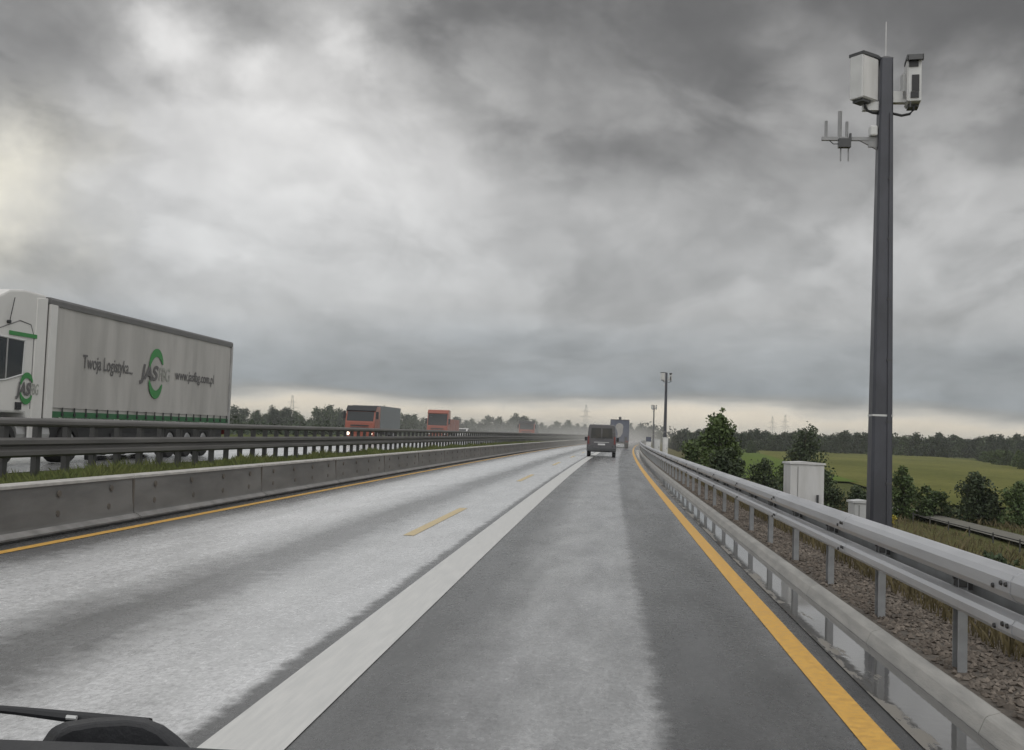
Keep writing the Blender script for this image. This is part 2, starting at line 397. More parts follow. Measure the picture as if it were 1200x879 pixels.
for y in rows_y:
    for s in cols_s:
        und = 0
        if s > 3.5: und = .12*math.sin(s*.9+y*.21)*min(1, (s-3.5)/4)+.1*math.sin(y*.13+s*.3)*min(1, (s-3.5)/3)
        vs.append(P(s, y, hz(s)+und)); uvs.append((s, y))
nc = len(cols_s)
for i in range(len(rows_y)-1):
    for k in range(nc-1): a = i*nc+k; fs.append((a, a+1, a+1+nc, a+nc))
me = bpy.data.meshes.new('ground'); me.from_pydata(vs, [], fs); me.materials.append(ground_mat())
ul = me.uv_layers.new(name='UVMap')
for lp in me.loops: ul.data[lp.index].uv = uvs[lp.vertex_index]
me.polygons.foreach_set('use_smooth', [True]*len(me.polygons))
g_o = bpy.data.objects.new('ground', me); C.objects.link(g_o); g_o['kind'] = 'structure'

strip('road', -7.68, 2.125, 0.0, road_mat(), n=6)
strip('opposite_road', -26.2, -11.9, .43, road_mat(True), n=4)
strip('gutter_water', 1.72, 2.12, .006, puddle_mat(), ys=[y for y in YS if y < 130])
strip('lane_line_white', -1.95, -1.53, .005, white_paint)
strip('edge_line_yellow', 1.405, 1.585, .005, yellow_paint)
strip('edge_line_yellow', -7.02, -6.87, .005, yellow_paint)
for k in range(9):
    y0 = 15.2+18.2*k
    strip('lane_dash_yellow', -3.0, -2.84, .005, pale_yellow, ys=[y0, y0+2, y0+4, y0+5.8])
strip('lane_dash_white', -16.5, -16.35, .435, white_paint)
gravel_m = mat('gravel_bed', (.08, .07, .06), .9, 0, .3, 9, .9, 30, col2=(.16, .14, .118))
strip('gravel_verge', 2.24, 3.35, lambda s, y: .13-.05*(s-2.24), gravel_m, n=3)
# kerb: long concrete upstand with chamfered edge
k = MB(); prof = [(2.118, -.05), (2.12, .012), (2.155, .095), (2.168, .105), (2.245, .130), (2.26, .12), (2.26, -.05)]
KY = []
for y in YS:
    KY.append((y, 0))
for q in range(60): KY += [(1.05+2.5*q-.006, 0), (1.05+2.5*q-.003, .012), (1.05+2.5*q+.003, .012), (1.05+2.5*q+.006, 0)]
KY = sorted(set(KY))
k.loft([[P(s+(e if s < 2.2 else -e), y, z-(e if z > 0 else 0)) for s, z in prof] for y, e in KY])
tag(k.build('kerb', kerbm), kind='structure')

# fields and track on the low land to the right
def sheet(name, pts, m, lift=.05):
    vs = []; n = 14
    a, b, c, d = [Vector(p) for p in pts]
    fs = []
    for i in range(n+1):
        for j in range(n+1):
            p = a.lerp(b, i/n).lerp(d.lerp(c, i/n), j/n)
            vs.append((p.x, p.y, gz(p.x, p.y)+lift+.22))
    for i in range(n):
        for j in range(n): q = i*(n+1)+j; fs.append((q, q+1, q+n+2, q+n+1))
    me = bpy.data.meshes.new(name); me.from_pydata(vs, [], fs); me.materials.append(m)
    o = bpy.data.objects.new(name, me); C.objects.link(o); o['kind'] = 'structure'; return o
sheet('field', [(30, 100), (88, 100), (190, 620), (78, 620)], field_mat('field_olive', (.098, .106, .03), (.152, .152, .047), .035))
sheet('field', [(17, 150), (36, 150), (85, 640), (60, 640)], field_mat('field_green', (.085, .125, .025), (.105, .15, .032)), .09)
pm = mat('track', (.13, .125, .105), .9, 0, .2, 2)
sheet('path', [(23.8, 40), (26.2, 40), (26.6, 96), (24.4, 96)], pm, .08)

# ------------------------------------------------------------------ guardrails
def rail_beam(ctr, zc, hgt, dep, y0, y1, face=-1, bolts=0):
    """rounded trapezoid beam following the road; face = side of the bulge"""
    mb = MB(); h = hgt/2
    pr = [(0, -h), (.25, -h), (.8, -h*.72), (1, -h*.35), (1, h*.35), (.8, h*.72), (.25, h), (0, h)]
    ys = [y for y in ([y0]+[q for q in range(int(y0)+1, int(y1)) if q < 60 and q % 4 == 0 or q % 10 == 0]+[y1])]
    mb.loft([[P(ctr+face*a*dep, y, zc+b) for a, b in pr] for y in ys])
    if bolts:
        y = y0+1.1
        while y < min(y1, 60):
            lap = [(a, b*1.02) for a, b in pr]
            mb.loft([[P(ctr+face*(a*dep+.004), yy, zc+b) for a, b in lap] for yy in (y-.17, y+.17)])
            for dy in (-.12, -.05, .07):
                x, yy, z = P(ctr+face*(dep+.003), y+dy, zc+(.01 if dy < 0 else -.02))
                mb.tube([(x, yy, z), (x+face*.012, yy, z)], [.017, .013], 6, 1)
            y += bolts
    return mb
RY0, RY1 = 1.0, 420.0
gr = empty('guardrail', (2.4, RY0, .1), 0, 'bright galvanised two-beam guardrail on the gravel along the right road edge', 'guardrail')
def attach(o, par):
    o.parent = par; o.location = Vector(o.location)-par.location if par.rotation_euler.z == 0 else o.location; return o
PS = 2.40
attach(rail_beam(PS-.06, .838, .185, .10, RY0, RY1, -1, 4).build('upper_beam', [galv, bolt_m], smooth=False), gr)
attach(rail_beam(PS-.06, .61, .135, .09, RY0, RY1, -1, 4).build('lower_beam', [galv, bolt_m]), gr)
attach(rail_beam(PS+.06, .705, .22, .07, RY0, RY1, 1).build('rear_beam', post_m), gr)
pmb = MB(); pmb.box((0, 0, .33), (.010, .10, .95)); pmb.box((-.029, -.05, .33), (.058, .008, .95)); pmb.box((-.029, .05, .33), (.058, .008, .95))
post0 = pmb.build('post', post_m)
bmb = MB(); bmb.box((-.03, 0, .635), (.05, .13, .09)); bmb.box((.0, 0, .64), (.09, .05, .14)); bmb.tube([(-.062, 0, .655), (-.075, 0, .655)], .02, 6)
br0 = bmb.build('bracket', bolt_m)
y = 1.95+1.18; cnt = 0; rest = MB()
while y < RY1:
    if cnt < 100:
        for src in ((post0, br0) if cnt < 40 else (post0,)):
            o = src if cnt == 0 else src.copy()
            if cnt: C.objects.link(o)
            o.parent = gr; o.location = Vector(P(PS, y, .09))-gr.location
    else: rest.box(P(PS-.04, y, .4), (.09, .10, .8))
    y += 2.0; cnt += 1
o = attach(rest.build('far_post', post_m), gr); o['kind'] = 'stuff'

MS = -10.0; MZ = .46
mg = empty('guardrail', (MS, 6, MZ), 0, 'dull brownish grey two-beam guardrail on the grassy median beside the opposite carriageway', 'guardrail')
attach(rail_beam(MS, 1.475, .15, .10, 6, 420, 1).build('upper_beam', galv_dull), mg)
m1 = MB(); wp_ = [(0, -.17), (.03, -.17), (.10, -.13), (.10, -.06), (.035, -.02), (.035, .02), (.10, .06), (.10, .13), (.03, .17), (0, .17)]
m1.loft([[P(MS+a, y, 1.04+b) for a, b in wp_] for y in [6]+[q for q in range(10, 421, 10)]])
attach(m1.build('lower_beam', galv_dull), mg)
pmb = MB(); pmb.box((-.05, 0, .47), (.10, .14, 1.0))
post0 = pmb.build('post', dark_post)
rest = MB(); cnt = 0; y = 11.3
while y < 420:
    if cnt < 100:
        o = post0 if cnt == 0 else post0.copy()
        if cnt: C.objects.link(o)
        o.parent = mg; o.location = Vector(P(MS, y, MZ-.02))-mg.location
    elif y < 260: rest.box(P(MS-.05, y, 1.02), (.1, .3 if False else .14, .95))
    else:
        if cnt % 2 == 0: rest.box(P(MS-.05, y, 1.02), (.1, .14, .95))
    y += 1.0; cnt += 1
o = attach(rest.build('far_post', dark_post), mg); o['kind'] = 'stuff'

# ------------------------------------------------------------------ barrier units on the left
BZ = .71
def barrier_unit(L=5.96):
    mb = MB()
    pr = [(.10, 0), (.10, .05), (.05, .09), (.035, .14), (.0, BZ-.05), (.0, BZ-.045), (-.22, BZ-.045), (-.25, .14), (-.38, .05), (-.38, 0)]
    mb.prism(pr, 'Y', -L/2, L/2)
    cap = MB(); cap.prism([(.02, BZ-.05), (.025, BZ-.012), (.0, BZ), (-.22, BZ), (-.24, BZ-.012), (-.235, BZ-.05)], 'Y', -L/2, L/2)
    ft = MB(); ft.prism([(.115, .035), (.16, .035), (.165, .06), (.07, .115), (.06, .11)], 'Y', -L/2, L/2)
    return mb, cap, ft
bu, bc, bf = barrier_unit()
prng = random.Random(11)
for q in range(4):
    for zz in (.27, .54):
        yy = -2.25+q*1.5+prng.uniform(-.1, .1)
        bu.tube([(.02, yy, zz), (.035+.002, yy, zz)], [.05, .045], 8, 1)
lst = []
for i in range(46):
    y = 6.7+6.0*i
    e = empty('barrier_unit', P(-7.47, y, 0))
    if i == 0:
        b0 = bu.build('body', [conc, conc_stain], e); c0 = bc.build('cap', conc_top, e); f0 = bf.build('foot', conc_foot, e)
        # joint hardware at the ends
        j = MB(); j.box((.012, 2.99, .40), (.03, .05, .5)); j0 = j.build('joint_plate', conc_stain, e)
    else:
        for src in (b0, c0, j0, f0):
            o = src.copy(); C.objects.link(o); o.parent = e
    e.rotation_euler = (0, 0, -math.atan(2*K*y))
    if i < 6:
        lab = ['grey barrier wall unit nearest to the camera, before the one at the left photo edge', 'grey barrier unit cut by the left photo edge, ending at the first joint',
               'grey barrier unit second from the left photo edge, just after the first joint', 'grey barrier unit third from the left photo edge, just past the trailer\'s rear end',
               'grey barrier unit fourth from the left photo edge, below the nearest red lorry', 'grey barrier unit fifth from the left photo edge, starting right of the nearest red lorry'][i]
    elif i < 16: lab = 'grey barrier unit in the middle stretch of the left wall, past the nearest lorry'
    else: lab = 'small distant grey barrier unit where the left wall fades into spray'
    tag(e, lab, 'barrier', 'barrier units along the left lane edge')

# ------------------------------------------------------------------ text
def text_part(body, size, m, parent, name, origin, bold=.0, shear=0, width=None):
    """flat lettering lying on a +X face: reads along +Y, up is +Z; stretched to width if given"""
    cu = bpy.data.curves.new(name, 'FONT'); cu.body = body; cu.size = size; cu.offset = bold; cu.shear = shear; cu.extrude = .002
    o = bpy.data.objects.new(name, cu); C.objects.link(o); bpy.context.view_layer.update()
    me = bpy.data.meshes.new_from_object(o); bpy.data.objects.remove(o)
    xs = [v.co.x for v in me.vertices]; k = 1
    if width: k = width/(max(xs)-min(xs))
    x0 = min(xs)
    for v in me.vertices: v.co = (v.co.z, (v.co.x-x0)*k, v.co.y)
    me.materials.clear(); me.materials.append(m); me.name = name
    o = bpy.data.objects.new(name, me); C.objects.link(o); o.parent = parent; o.location = origin
    return o
def arc(mb, cyz, r0, r1, a0, a1, x, ky=1.0, n=18, th=.006, taper=True):
    A = []; 
    for i in range(n+1):
        t = i/n; a = math.radians(a0+(a1-a0)*t)
        w = (1-abs(2*t-1)**3) if taper else 1
        rm = (r0+r1)/2; hw = (r1-r0)/2*(.25+.75*w)
        A.append((rm-hw, rm+hw, a))
    rings = []
    for ri, ro, a in A:
        ca, sa = math.cos(a)*ky, math.sin(a)
        rings.append([(x, cyz[0]+ri*ca, cyz[1]+ri*sa), (x, cyz[0]+ro*ca, cyz[1]+ro*sa), (x+th, cyz[0]+ro*ca, cyz[1]+ro*sa), (x+th, cyz[0]+ri*ca, cyz[1]+ri*sa)])
    mb.loft(rings)
def wheel(parent, loc, r=.5, w=.3, side=1):
    mb = MB(); n = 20
    prof = [(-w/2, r*.62), (-w/2, r*.93), (-w/2+.04, r), (w/2-.04, r), (w/2, r*.93), (w/2, r*.62)]
    mb.loft([[(a, rr*math.cos(2*PI*k/n), rr*math.sin(2*PI*k/n)) for a, rr in prof] for k in range(n)]+[[(a, rr, 0) for a, rr in prof]], cap=False, closed=False)
    t = mb.build('wheel', tyre_m, parent, loc)
    rm = MB(); e = side*w/2
    rm.tube([(e*.5, 0, 0), (e*.72, 0, 0), (e*.95, 0, 0)], [r*.61, r*.61, r*.5], 16); rm.tube([(e*.9, 0, 0), (e*1.05, 0, 0)], [r*.2, r*.16], 10)
    rm.build('rim', rim_m, t)
    return t

# ------------------------------------------------------------------ white lorry on the opposite carriageway (front towards us)
RZ = .44
TY0, TY1 = 23.2, 35.2; TX = -13.3; TW = 2.5
ty = lambda y: y-TY0
tr = empty('articulated_lorry', (TX, TY0, RZ), 0, 'white articulated lorry with pale curtain-sided trailer and green ring logo', 'lorry')
L = TY1-TY0
body = MB(); body.box((-TW/2, L/2, 2.5), (TW-.04, L-.1, 2.72))
tb = body.build('trailer_body', curtain, tr)
# slightly wavy curtain face
cf = MB(); rows = []
ncol, nrow = 90, 8
for j in range(nrow+1):
    z = 1.36+(3.82-1.36)*j/nrow
    rows.append([(.002+.010*math.sin(i*.9)*math.sin(PI*j/nrow)**.5+.006*math.sin(i*.37+j), .35+(L-.5)*i/ncol, z) for i in range(ncol+1)])
cf.loft(rows, closed=False, cap=False)
cf.build('side_curtain', curtain, tr, smooth=True, fix=False)
# green lower band with straps
gb = MB(); gb.box((.0, L/2+.1, 1.20), (.03, L-.35, .145), 0)
for i in range(20): gb.box((.022, .8+i*.575, 1.26), (.02, .04, .22), 1); gb.box((.026, .8+i*.575, 1.20), (.03, .09, .06), 1)
gb.build('curtain_hem', [green_dark, chassis_m], tr)
fr = MB(); fr.box((.01, .16, 2.46), (.06, .30, 2.72)); fr.build('front_post', truck_white, tr)
fr = MB(); fr.box((.012, L-.06, 2.46), (.06, .12, 2.72)); fr.build('rear_post', alu, tr)
rr = MB(); rr.prism([(.03, 3.80), (.035, 3.93), (.0, 3.985), (-TW, 3.985), (-TW-.02, 3.93), (-TW-.02, 3.80)], 'Y', 0.02, L-.01); rr.build('roof_rail', dark_rail, tr)
rf = MB(); rf.prism([(-.02, 3.987), (-.3, 4.02), (-TW+.3, 4.02), (-TW+.02, 3.987)], 'Y', 0.05, L-.05); rf.build('roof', alu, tr)
sr = MB(); sr.box((.0, L/2, 1.06), (.04, L-.05, .10)); sr.build('side_rail', alu, tr)
ch = MB(); ch.box((-.85, L/2, .82), (.18, L-.4, .34)); ch.box((-TW+.85, L/2, .82), (.18, L-.4, .34))
ch.box((-.12, 5.0, .68), (.04, 2.8, .12)); ch.box((-.12, 5.0, .46), (.04, 2.8, .12)); ch.box((-.45, 4.4, .62), (.55, 1.2, .5)); ch.box((-.4, 3.0, .5), (.14, .16, .95))
ch.box((-TW/2, L-.08, .55), (2.3, .08, .14)); ch.box((-TW/2, L/2, .80), (2.2, L-.5, .42)); ch.build('chassis', chassis_m, tr)  # last wide box added to darken the shaded space under the trailer
for xx in (-.35, -TW+.35):
    tl = MB(); tl.box((xx, L+.01, .8), (.5, .06, .16)); tl.build('tail_lamp', tail_m, tr)
rd = MB(); rd.box((-TW/2, L-.02, 2.46), (2.42, .05, 2.66)); rd.build('rear_door', alu, tr)
for yy in (7.3, 8.6, 9.9):
    for xx, sd in ((-.22, 1), (-TW+.22, -1)): wheel(tr, (xx, yy, .5), .5, .36, sd)
# writing on the curtain
text_part('Twoja Logistyka...', .50, txt_dark, tr, 'lettering', (.022, 1.66, 2.40), .004, 0, 2.75)
text_part('JAS', .58, txt_dark, tr, 'lettering', (.022, 4.87, 2.32), .022, .18, 1.2)
text_part('FBG', .56, txt_pale, tr, 'lettering', (.022, 6.12, 2.32), .006, .1, .76)
text_part('www.jasfbg.com.pl', .44, txt_dark, tr, 'lettering', (.022, 7.29, 2.42), .004, 0, 3.1)
for a0, a1 in ((28, 165), (200, 330)):
    lg = MB(); arc(lg, (5.93, 2.51), .50, .74, a0, a1, .020, .78); lg.build('logo_arc', green, tr)
# cab
CY0, CY1 = -3.05, -.10
cab = MB()
side = [(CY0+.12, .42), (CY0+.0, .9), (CY0+.02, 1.5), (CY0+.14, 2.3), (CY0+.40, 3.05), (CY0+.95, 3.72), (CY0+1.45, 3.95), (CY0+2.0, 4.02), (CY1, 4.02), (CY1, 1.0), (CY0+2.45, .95), (CY0+2.3, 1.2), (CY0+1.05, 1.2), (CY0+.9, .95), (CY0+.85, .42)]
cab.prism(side, 'X', -2.47, -.03); cab.build('cab', truck_white, tr, bevel=.05)
ws = MB(); ws.prism([(CY0+.105, 2.05), (CY0+.405, 3.0), (CY0+.44, 3.0), (CY0+.14, 2.05)], 'X', -2.3, -.2); ws.build('windscreen', glass_d, tr, (0, -.025, 0))
swd = MB(); swd.prism([(CY0+.72, 1.86), (CY0+1.45, 1.93), (CY0+2.10, 2.08), (CY0+2.13, 2.86), (CY0+1.05, 2.88)], 'X', -.035, -.022)
swp = swd.build('side_window', glass_d, tr)
sfm = MB()
for a, b in (((CY0+1.45, 1.93), (CY0+2.10, 2.08)), ((CY0+2.10, 2.08), (CY0+2.13, 2.86)), ((CY0+.72, 1.86), (CY0+1.45, 1.93)), ((CY0+1.05, 2.88), (CY0+2.13, 2.86))):
    sfm.tube([(-.02, a[0], a[1]), (-.02, b[0], b[1])], .022, 6)
sfm.build('window_frame', housing, swp)
tn = MB(); tn.box((-.022, CY0+1.45, 2.40), (.022, .04, .90)); tn.build('window_bar', alu, swp)
sh = MB()   # door seam lines and a raised door panel
dr = [(CY0+.50, .95), (CY0+.55, 1.9), (CY0+.95, 3.0), (CY0+1.9, 3.3), (CY0+2.35, 3.25), (CY0+2.5, 3.0), (CY0+2.5, 1.3)]
for a, b in zip(dr, dr[1:]): sh.tube([(-.03, a[0], a[1]), (-.03, b[0], b[1])], .014, 5)
sh.build('door_seam', cabinet_edge, tr)
fair = MB(); fair.prism([(CY1-.40, 1.0), (CY1+.06, 1.0), (CY1+.06, 3.95), (CY1-.40, 3.9)], 'X', -.10, -.015); fair.build('side_fairing', truck_white, tr, bevel=.02)
gap = MB(); gap.box((-.3, -.005, 2.4), (.5, .05, 2.95)); gap.build('cab_gap', black, tr)
gs = MB(); gs.box((-.02, CY0+2.05, 2.99), (.03, 1.1, .09)); gs.build('green_stripe', green, tr)
text_part('JAS', .40, txt_dark, tr, 'lettering', (-.008, -1.17, 1.62), .014, .18, .58)
text_part('FBG', .36, txt_pale, tr, 'lettering', (-.008, -.60, 1.64), .004, .1, .34)
for a0, a1 in ((28, 165), (200, 330)):
    lg = MB(); arc(lg, (-.76, 1.77), .24, .37, a0, a1, -.008, .85); lg.build('logo_arc', green, tr)
hb = MB(); hb.box((-.01, -1.06, 1.36), (.05, .2, .17)); hb.build('door_handle', black, tr)
for xx in (-.35, -TW+.35):
    hl = MB(); hl.box((xx, CY0-.03, .82), (.42, .06, .22)); hl.build('headlight', housing, tr)
gl = MB()
for q in range(4): gl.box((-TW/2, CY0-.02, 1.05+q*.16), (1.5, .05, .10))
gl.build('grille', black, tr)
mr = MB(); mr.box((.16, CY0+.32, 2.35), (.22, .14, .75)); mr.tube([(-.05, CY0+.42, 2.7), (.16, CY0+.34, 2.7)], .02, 6); mr.build('mirror', black, tr, bevel=.03)
an = MB(); an.tube([(.02, -1.63, 3.24), (.03, -1.5, 3.78)], .010, 5); an.tube([(-.03, -1.63, 3.22), (.04, -1.63, 3.22)], .04, 8); an.build('aerial', black, tr)
tk = MB(); tk.tube([(-.4, -.9+.0, .72), (-.4, .5, .72)], .3, 14); tk.build('fuel_tank', alu, tr)
for yy, ww, hh in ((CY0+.5, .75, .5), (CY0+2.75, .5, .35)):
    skt = MB(); skt.box((-.06, yy, .75), (.05, ww, hh)); skt.build('side_skirt', truck_white, tr, bevel=.02)
wheel(tr, (-.22, CY0+1.6, .5), .5, .32, 1); wheel(tr, (-TW+.22, CY0+1.6, .5), .5, .32, -1)
wheel(tr, (-.3, 1.35, .5), .5, .5, 1); wheel(tr, (-TW+.3, 1.35, .5), .5, .5, -1)

# ------------------------------------------------------------------ simpler lorries farther away, front towards us
def far_lorry(name, x, y, colour, tarp, length, hcab, htr, label, lit=True, roofcol=None):
    e = empty(name, (x, y, RZ), 0, label, 'lorry')
    w = 2.45
    m = MB(); m.prism([(0.05, .35), (0, .9), (.04, 1.5), (.12, 1.75), (.42, hcab-.3), (.8, hcab), (2.1, hcab), (2.1, .9), (.9, .9), (.8, .35)], 'X', -w/2, w/2)
    m.build('cab', colour, e, bevel=.05)
    m = MB(); m.prism([(.10, 1.62), (.37, hcab-.45), (.40, hcab-.45), (.13, 1.62)], 'X', -w/2+.12, w/2-.12); m.build('windscreen', glass_d, e, (0, -.03, 0))
    m = MB()
    for q in range(3): m.box((0, 0, .85+q*.2), (1.5, .06, .1))
    m.build('grille', black, e)
    m = MB(); m.prism([(.30, hcab-.42), (.26, hcab-.36), (.74, hcab+.03), (1.5, hcab+.03), (1.5, hcab+.005), (.80, hcab+.004)], 'X', -w/2-.01, w/2+.01); m.build('visor', black if hcab < 3.2 else colour, e)
    m = MB(); m.box((0, .02, .45), (w-.05, .1, .22)); m.build('bumper', colour, e)
    for sx in (-1, 1):
        m = MB(); m.tube([(sx*.95, -.03, .58), (sx*.95, .05, .58)], .13, 10); m.build('headlight', lamp_m if lit else housing, e)
        m = MB(); m.box((sx*(w/2+.14), .35, 2.1), (.2, .12, .6)); m.tube([(sx*(w/2-.02), .4, 2.35), (sx*(w/2+.14), .36, 2.35)], .02, 5); m.build('mirror', black, e)
        wheel(e, (sx*(w/2-.16), 1.35, .48), .48, .32, sx)
        wheel(e, (sx*(w/2-.2), length-1.6, .48), .48, .4, sx)
        wheel(e, (sx*(w/2-.2), length-2.8, .48), .48, .4, sx)
    m = MB(); m.box((0, (2.3+length)/2, (1.05+htr)/2), (w, length-2.3, htr-1.05)); m.build('cargo_body', tarp, e, bevel=.03)
    m = MB(); m.box((0, (1.0+length)/2, .78), (.9, length-1.2, .36)); m.box((w/2-.1, length*.55, .65), (.06, length*.35, .3)); m.build('chassis', chassis_m, e)
    return e
p = at(421, 505, 82)
far_lorry('lorry', p.x, 82, red_m, tarp_grey, 10.5, 2.85, 2.95, 'red lorry with dark windscreen, lit headlights and grey cargo body, nearest of the red ones')
p = at(512, 505, 118)
far_lorry('lorry', p.x, 118, red_m, red_m, 9.5, 3.4, 2.4, 'smaller all-red lorry with a tall cab, farther along the opposite carriageway', False)
p = at(617, 505, 160)
far_lorry('lorry', p.x, 160, red_m, tarp_grey, 9, 2.9, 2.5, 'tiny distant red lorry farthest along the opposite carriageway', False)
# pale car following the second red lorry
def car(x, y, z, col, label, facing=1):
    e = empty('car', (x, y, z), 0, label, 'car')
    m = MB(); m.prism([(-2.1, .3), (-2.15, .6), (-1.3, .85), (-.6, 1.38), (.7, 1.42), (1.5, 1.0), (2.1, .9), (2.15, .35)], 'X', -.88, .88); m.build('body', col, e, bevel=.08)
    m = MB(); m.prism([(-1.27, .89), (-.62, 1.34), (-.58, 1.34), (-1.2, .89)], 'X', -.72, .72); m.build('windscreen', glass_d, e, (0, -.03, 0))
    m = MB(); m.prism([(-1.0, .92), (-.52, 1.31), (.62, 1.34), (1.25, .98)], 'X', -.885, .885); m.build('side_window', glass_d, e)
    for sx in (-1, 1):
        m = MB(); m.box((sx*.66, -2.13, .64), (.32, .06, .13)); m.build('headlight', housing, e)
        for yy in (-1.3, 1.3): wheel(e, (sx*.8, yy, .31), .31, .2, sx)
p = at(541, 505, 134)
car(p.x, 134, RZ, truck_white, 'small pale car right behind the smaller red lorry')

# ------------------------------------------------------------------ grey van ahead
VY = 75.0; vx = at(705, 515, VY).x
vn = empty('van', (vx, VY, 0), -math.atan(2*K*VY)*0, 'dark grey van driving ahead in our lane, seen from behind', 'van')
VW, VH = 2.14, 2.36
m = MB(); ring = lambda y, k, zb, zt: [(-VW/2*k, y, zb), (-VW/2*k, y, zb+.5), (-VW/2*k*.985, y, 1.15), (-VW/2*k*.90, y, zt-.14), (-VW/2*k*.82, y, zt), (VW/2*k*.82, y, zt), (VW/2*k*.90, y, zt-.14), (VW/2*k*.985, y, 1.15), (VW/2*k, y, zb+.5), (VW/2*k, y, zb)]
m.loft([ring(-.02, .985, .42, VH-.04), ring(.12, 1, .36, VH), ring(3.2, 1, .36, VH), ring(3.9, .98, .36, 1.75), ring(4.3, .96, .36, 1.15), ring(5.0, .92, .36, .95)])
m.build('body', vanm, vn, bevel=.04)
m = MB(); m.prism([(-.80, 1.36), (.80, 1.36), (.74, 2.10), (-.74, 2.10)], 'Y', -.045, -.02)
rw = m.build('rear_window', glass_d, vn)
m = MB(); m.box((0, -.052, 1.72), (.09, .03, .72)); m.build('window_divider', vanm, rw)
m = MB(); m.box((0, -.09, .55), (VW-.02, .2, .26)); m.build('bumper', hood_m, vn, bevel=.04)
m = MB(); m.box((0, -.045, .92), (.52, .02, .11)); m.build('number_plate', white_m, vn)
m = MB(); m.box((0, -.04, 1.07), (1.1, .03, .05)); m.build('tailgate_trim', alu, vn)
for sx in (-1, 1):
    m = MB(); m.box((sx*.95, -.035, 1.22), (.12, .06, .55)); m.build('tail_lamp', tail_m, vn)
    m = MB(); m.box((sx*(VW/2+.13), 3.7, 1.28), (.2, .1, .3)); m.tube([(sx*(VW/2-.04), 3.75, 1.2), (sx*(VW/2+.1), 3.72, 1.22)], .03, 6); m.build('mirror', black, vn)
    for yy in (.85, 3.85): wheel(vn, (sx*(VW/2-.14), yy, .34), .34, .24, sx)
m = MB()
for sx in (-.6, .6): m.tube([(sx, .3, VH+.03), (sx, 3.0, VH+.03)], .02, 5)
m.build('roof_bar', black, vn)

# ------------------------------------------------------------------ blue lorry ahead of the van
BY = 138.0; p = at(726, 515, BY)
bl = empty('lorry', (p.x, BY, 0), 0, 'blue box lorry seen from behind with a pale round emblem, ahead of the grey van', 'lorry')
m = MB(); m.box((0, 4.5, 2.25), (2.5, 9, 2.9)); m.build('cargo_body', blue_m, bl, bevel=.04)
em = MB(); em.tube([(-.05, -.006, 2.75), (-.05, -.02, 2.75)], [.52, .50], 20); em.prism([(-.5, 2.6), (.42, 2.6), (.40, 2.0), (.15, 1.5), (-.30, 1.3), (-.25, 1.9)], 'Y', -.022, -.008)
em.build('emblem', tarp_pale, bl)
m = MB(); m.box((0, -.03, 3.72), (2.5, .06, .08)); m.box((0, .2, 3.9), (.35, .3, .45)); m.build('roof_unit', hood_m, bl)
m = MB(); m.box((0, -.05, .62), (2.35, .1, .16)); m.box((0, 4.5, .68), (.9, 8.6, .3)); m.build('chassis', chassis_m, bl)
for sx in (-1, 1):
    m = MB(); m.box((sx*.98, -.06, .84), (.4, .06, .2)); m.build('tail_lamp', tail_m, bl)
    for yy in (1.6, 2.9, 9.6): wheel(bl, (sx*1.02, yy, .5), .5, .4, sx)
m = MB(); m.prism([(9.3, .5), (11.4, .5), (11.4, 1.6), (11.0, 2.7), (9.3, 2.9)], 'X', -1.2, 1.2); m.build('cab', blue_m, bl, bevel=.05)
m = MB(); m.box((-.85, -.02, 1.15), (.5, .04, .6)); m.box((.8, -.02, 1.15), (.3, .04, .6)); m.build('mud_flap', black, bl)

# ------------------------------------------------------------------ traffic camera masts
MY = 16.6
mp = at(1030, 600, MY); mx = mp.x
mzb = gz(mx, MY)-.15; TOP = at(1041, 70, MY).z - mzb
mast = empty('camera_mast', (mx, MY, mzb), 0, 'tall dark camera mast nearest to us, behind the right guardrail', 'mast', 'camera masts along the right verge')
m = MB(); rings = []
for z, w in ((0, .175), (TOP*.3, .155), (TOP*.7, .125), (TOP, .098)):
    c = w*.25; rings.append([(-w, -w+c, z), (-w+c, -w, z), (w-c, -w, z), (w, -w+c, z), (w, w-c, z), (w-c, w, z), (-w+c, w, z), (-w, w-c, z)])
m.loft(rings); m.box((0, 0, .1), (.6, .6, .06)); m.build('pole', polem, mast)
m = MB(); m.loft([[(a*.098, b*.098, TOP) for a, b in ((-1, -1), (1, -1), (1, 1), (-1, 1))], [(a*.03, b*.03, TOP+.05) for a, b in ((-1, -1), (1, -1), (1, 1), (-1, 1))]]); m.build('pole_cap', hood_m, mast)
m = MB(); m.tube([(0, 0, TOP), (0, 0, TOP+.62)], [.013, .008], 6); m.build('lightning_rod', alu, mast)
zb_ = at(1030, 487, MY).z-mzb; w_ = .152
m = MB(); m.box((0, 0, zb_), (w_*2+.006, w_*2+.006, .03)); m.build('band', housing, mast)
m = MB()
dz_ = [(.6, .168), (TOP*.3, .155), (TOP*.7, .125), (TOP-.9, .108)]
m.loft([[(w*.42, -w-.018, z), (w*.80, -w-.018, z), (w*.80, -w+.01, z), (w*.42, -w+.01, z)] for z, w in dz_])
for q in range(1, 7): zz = .6+q*(TOP-1.6)/7; w = .175-.077*zz/TOP; m.box((w*.6, -w-.012, zz), (w*.60, .022, .03), 1)
m.build('cable_duct', [polem, hood_m], mast)
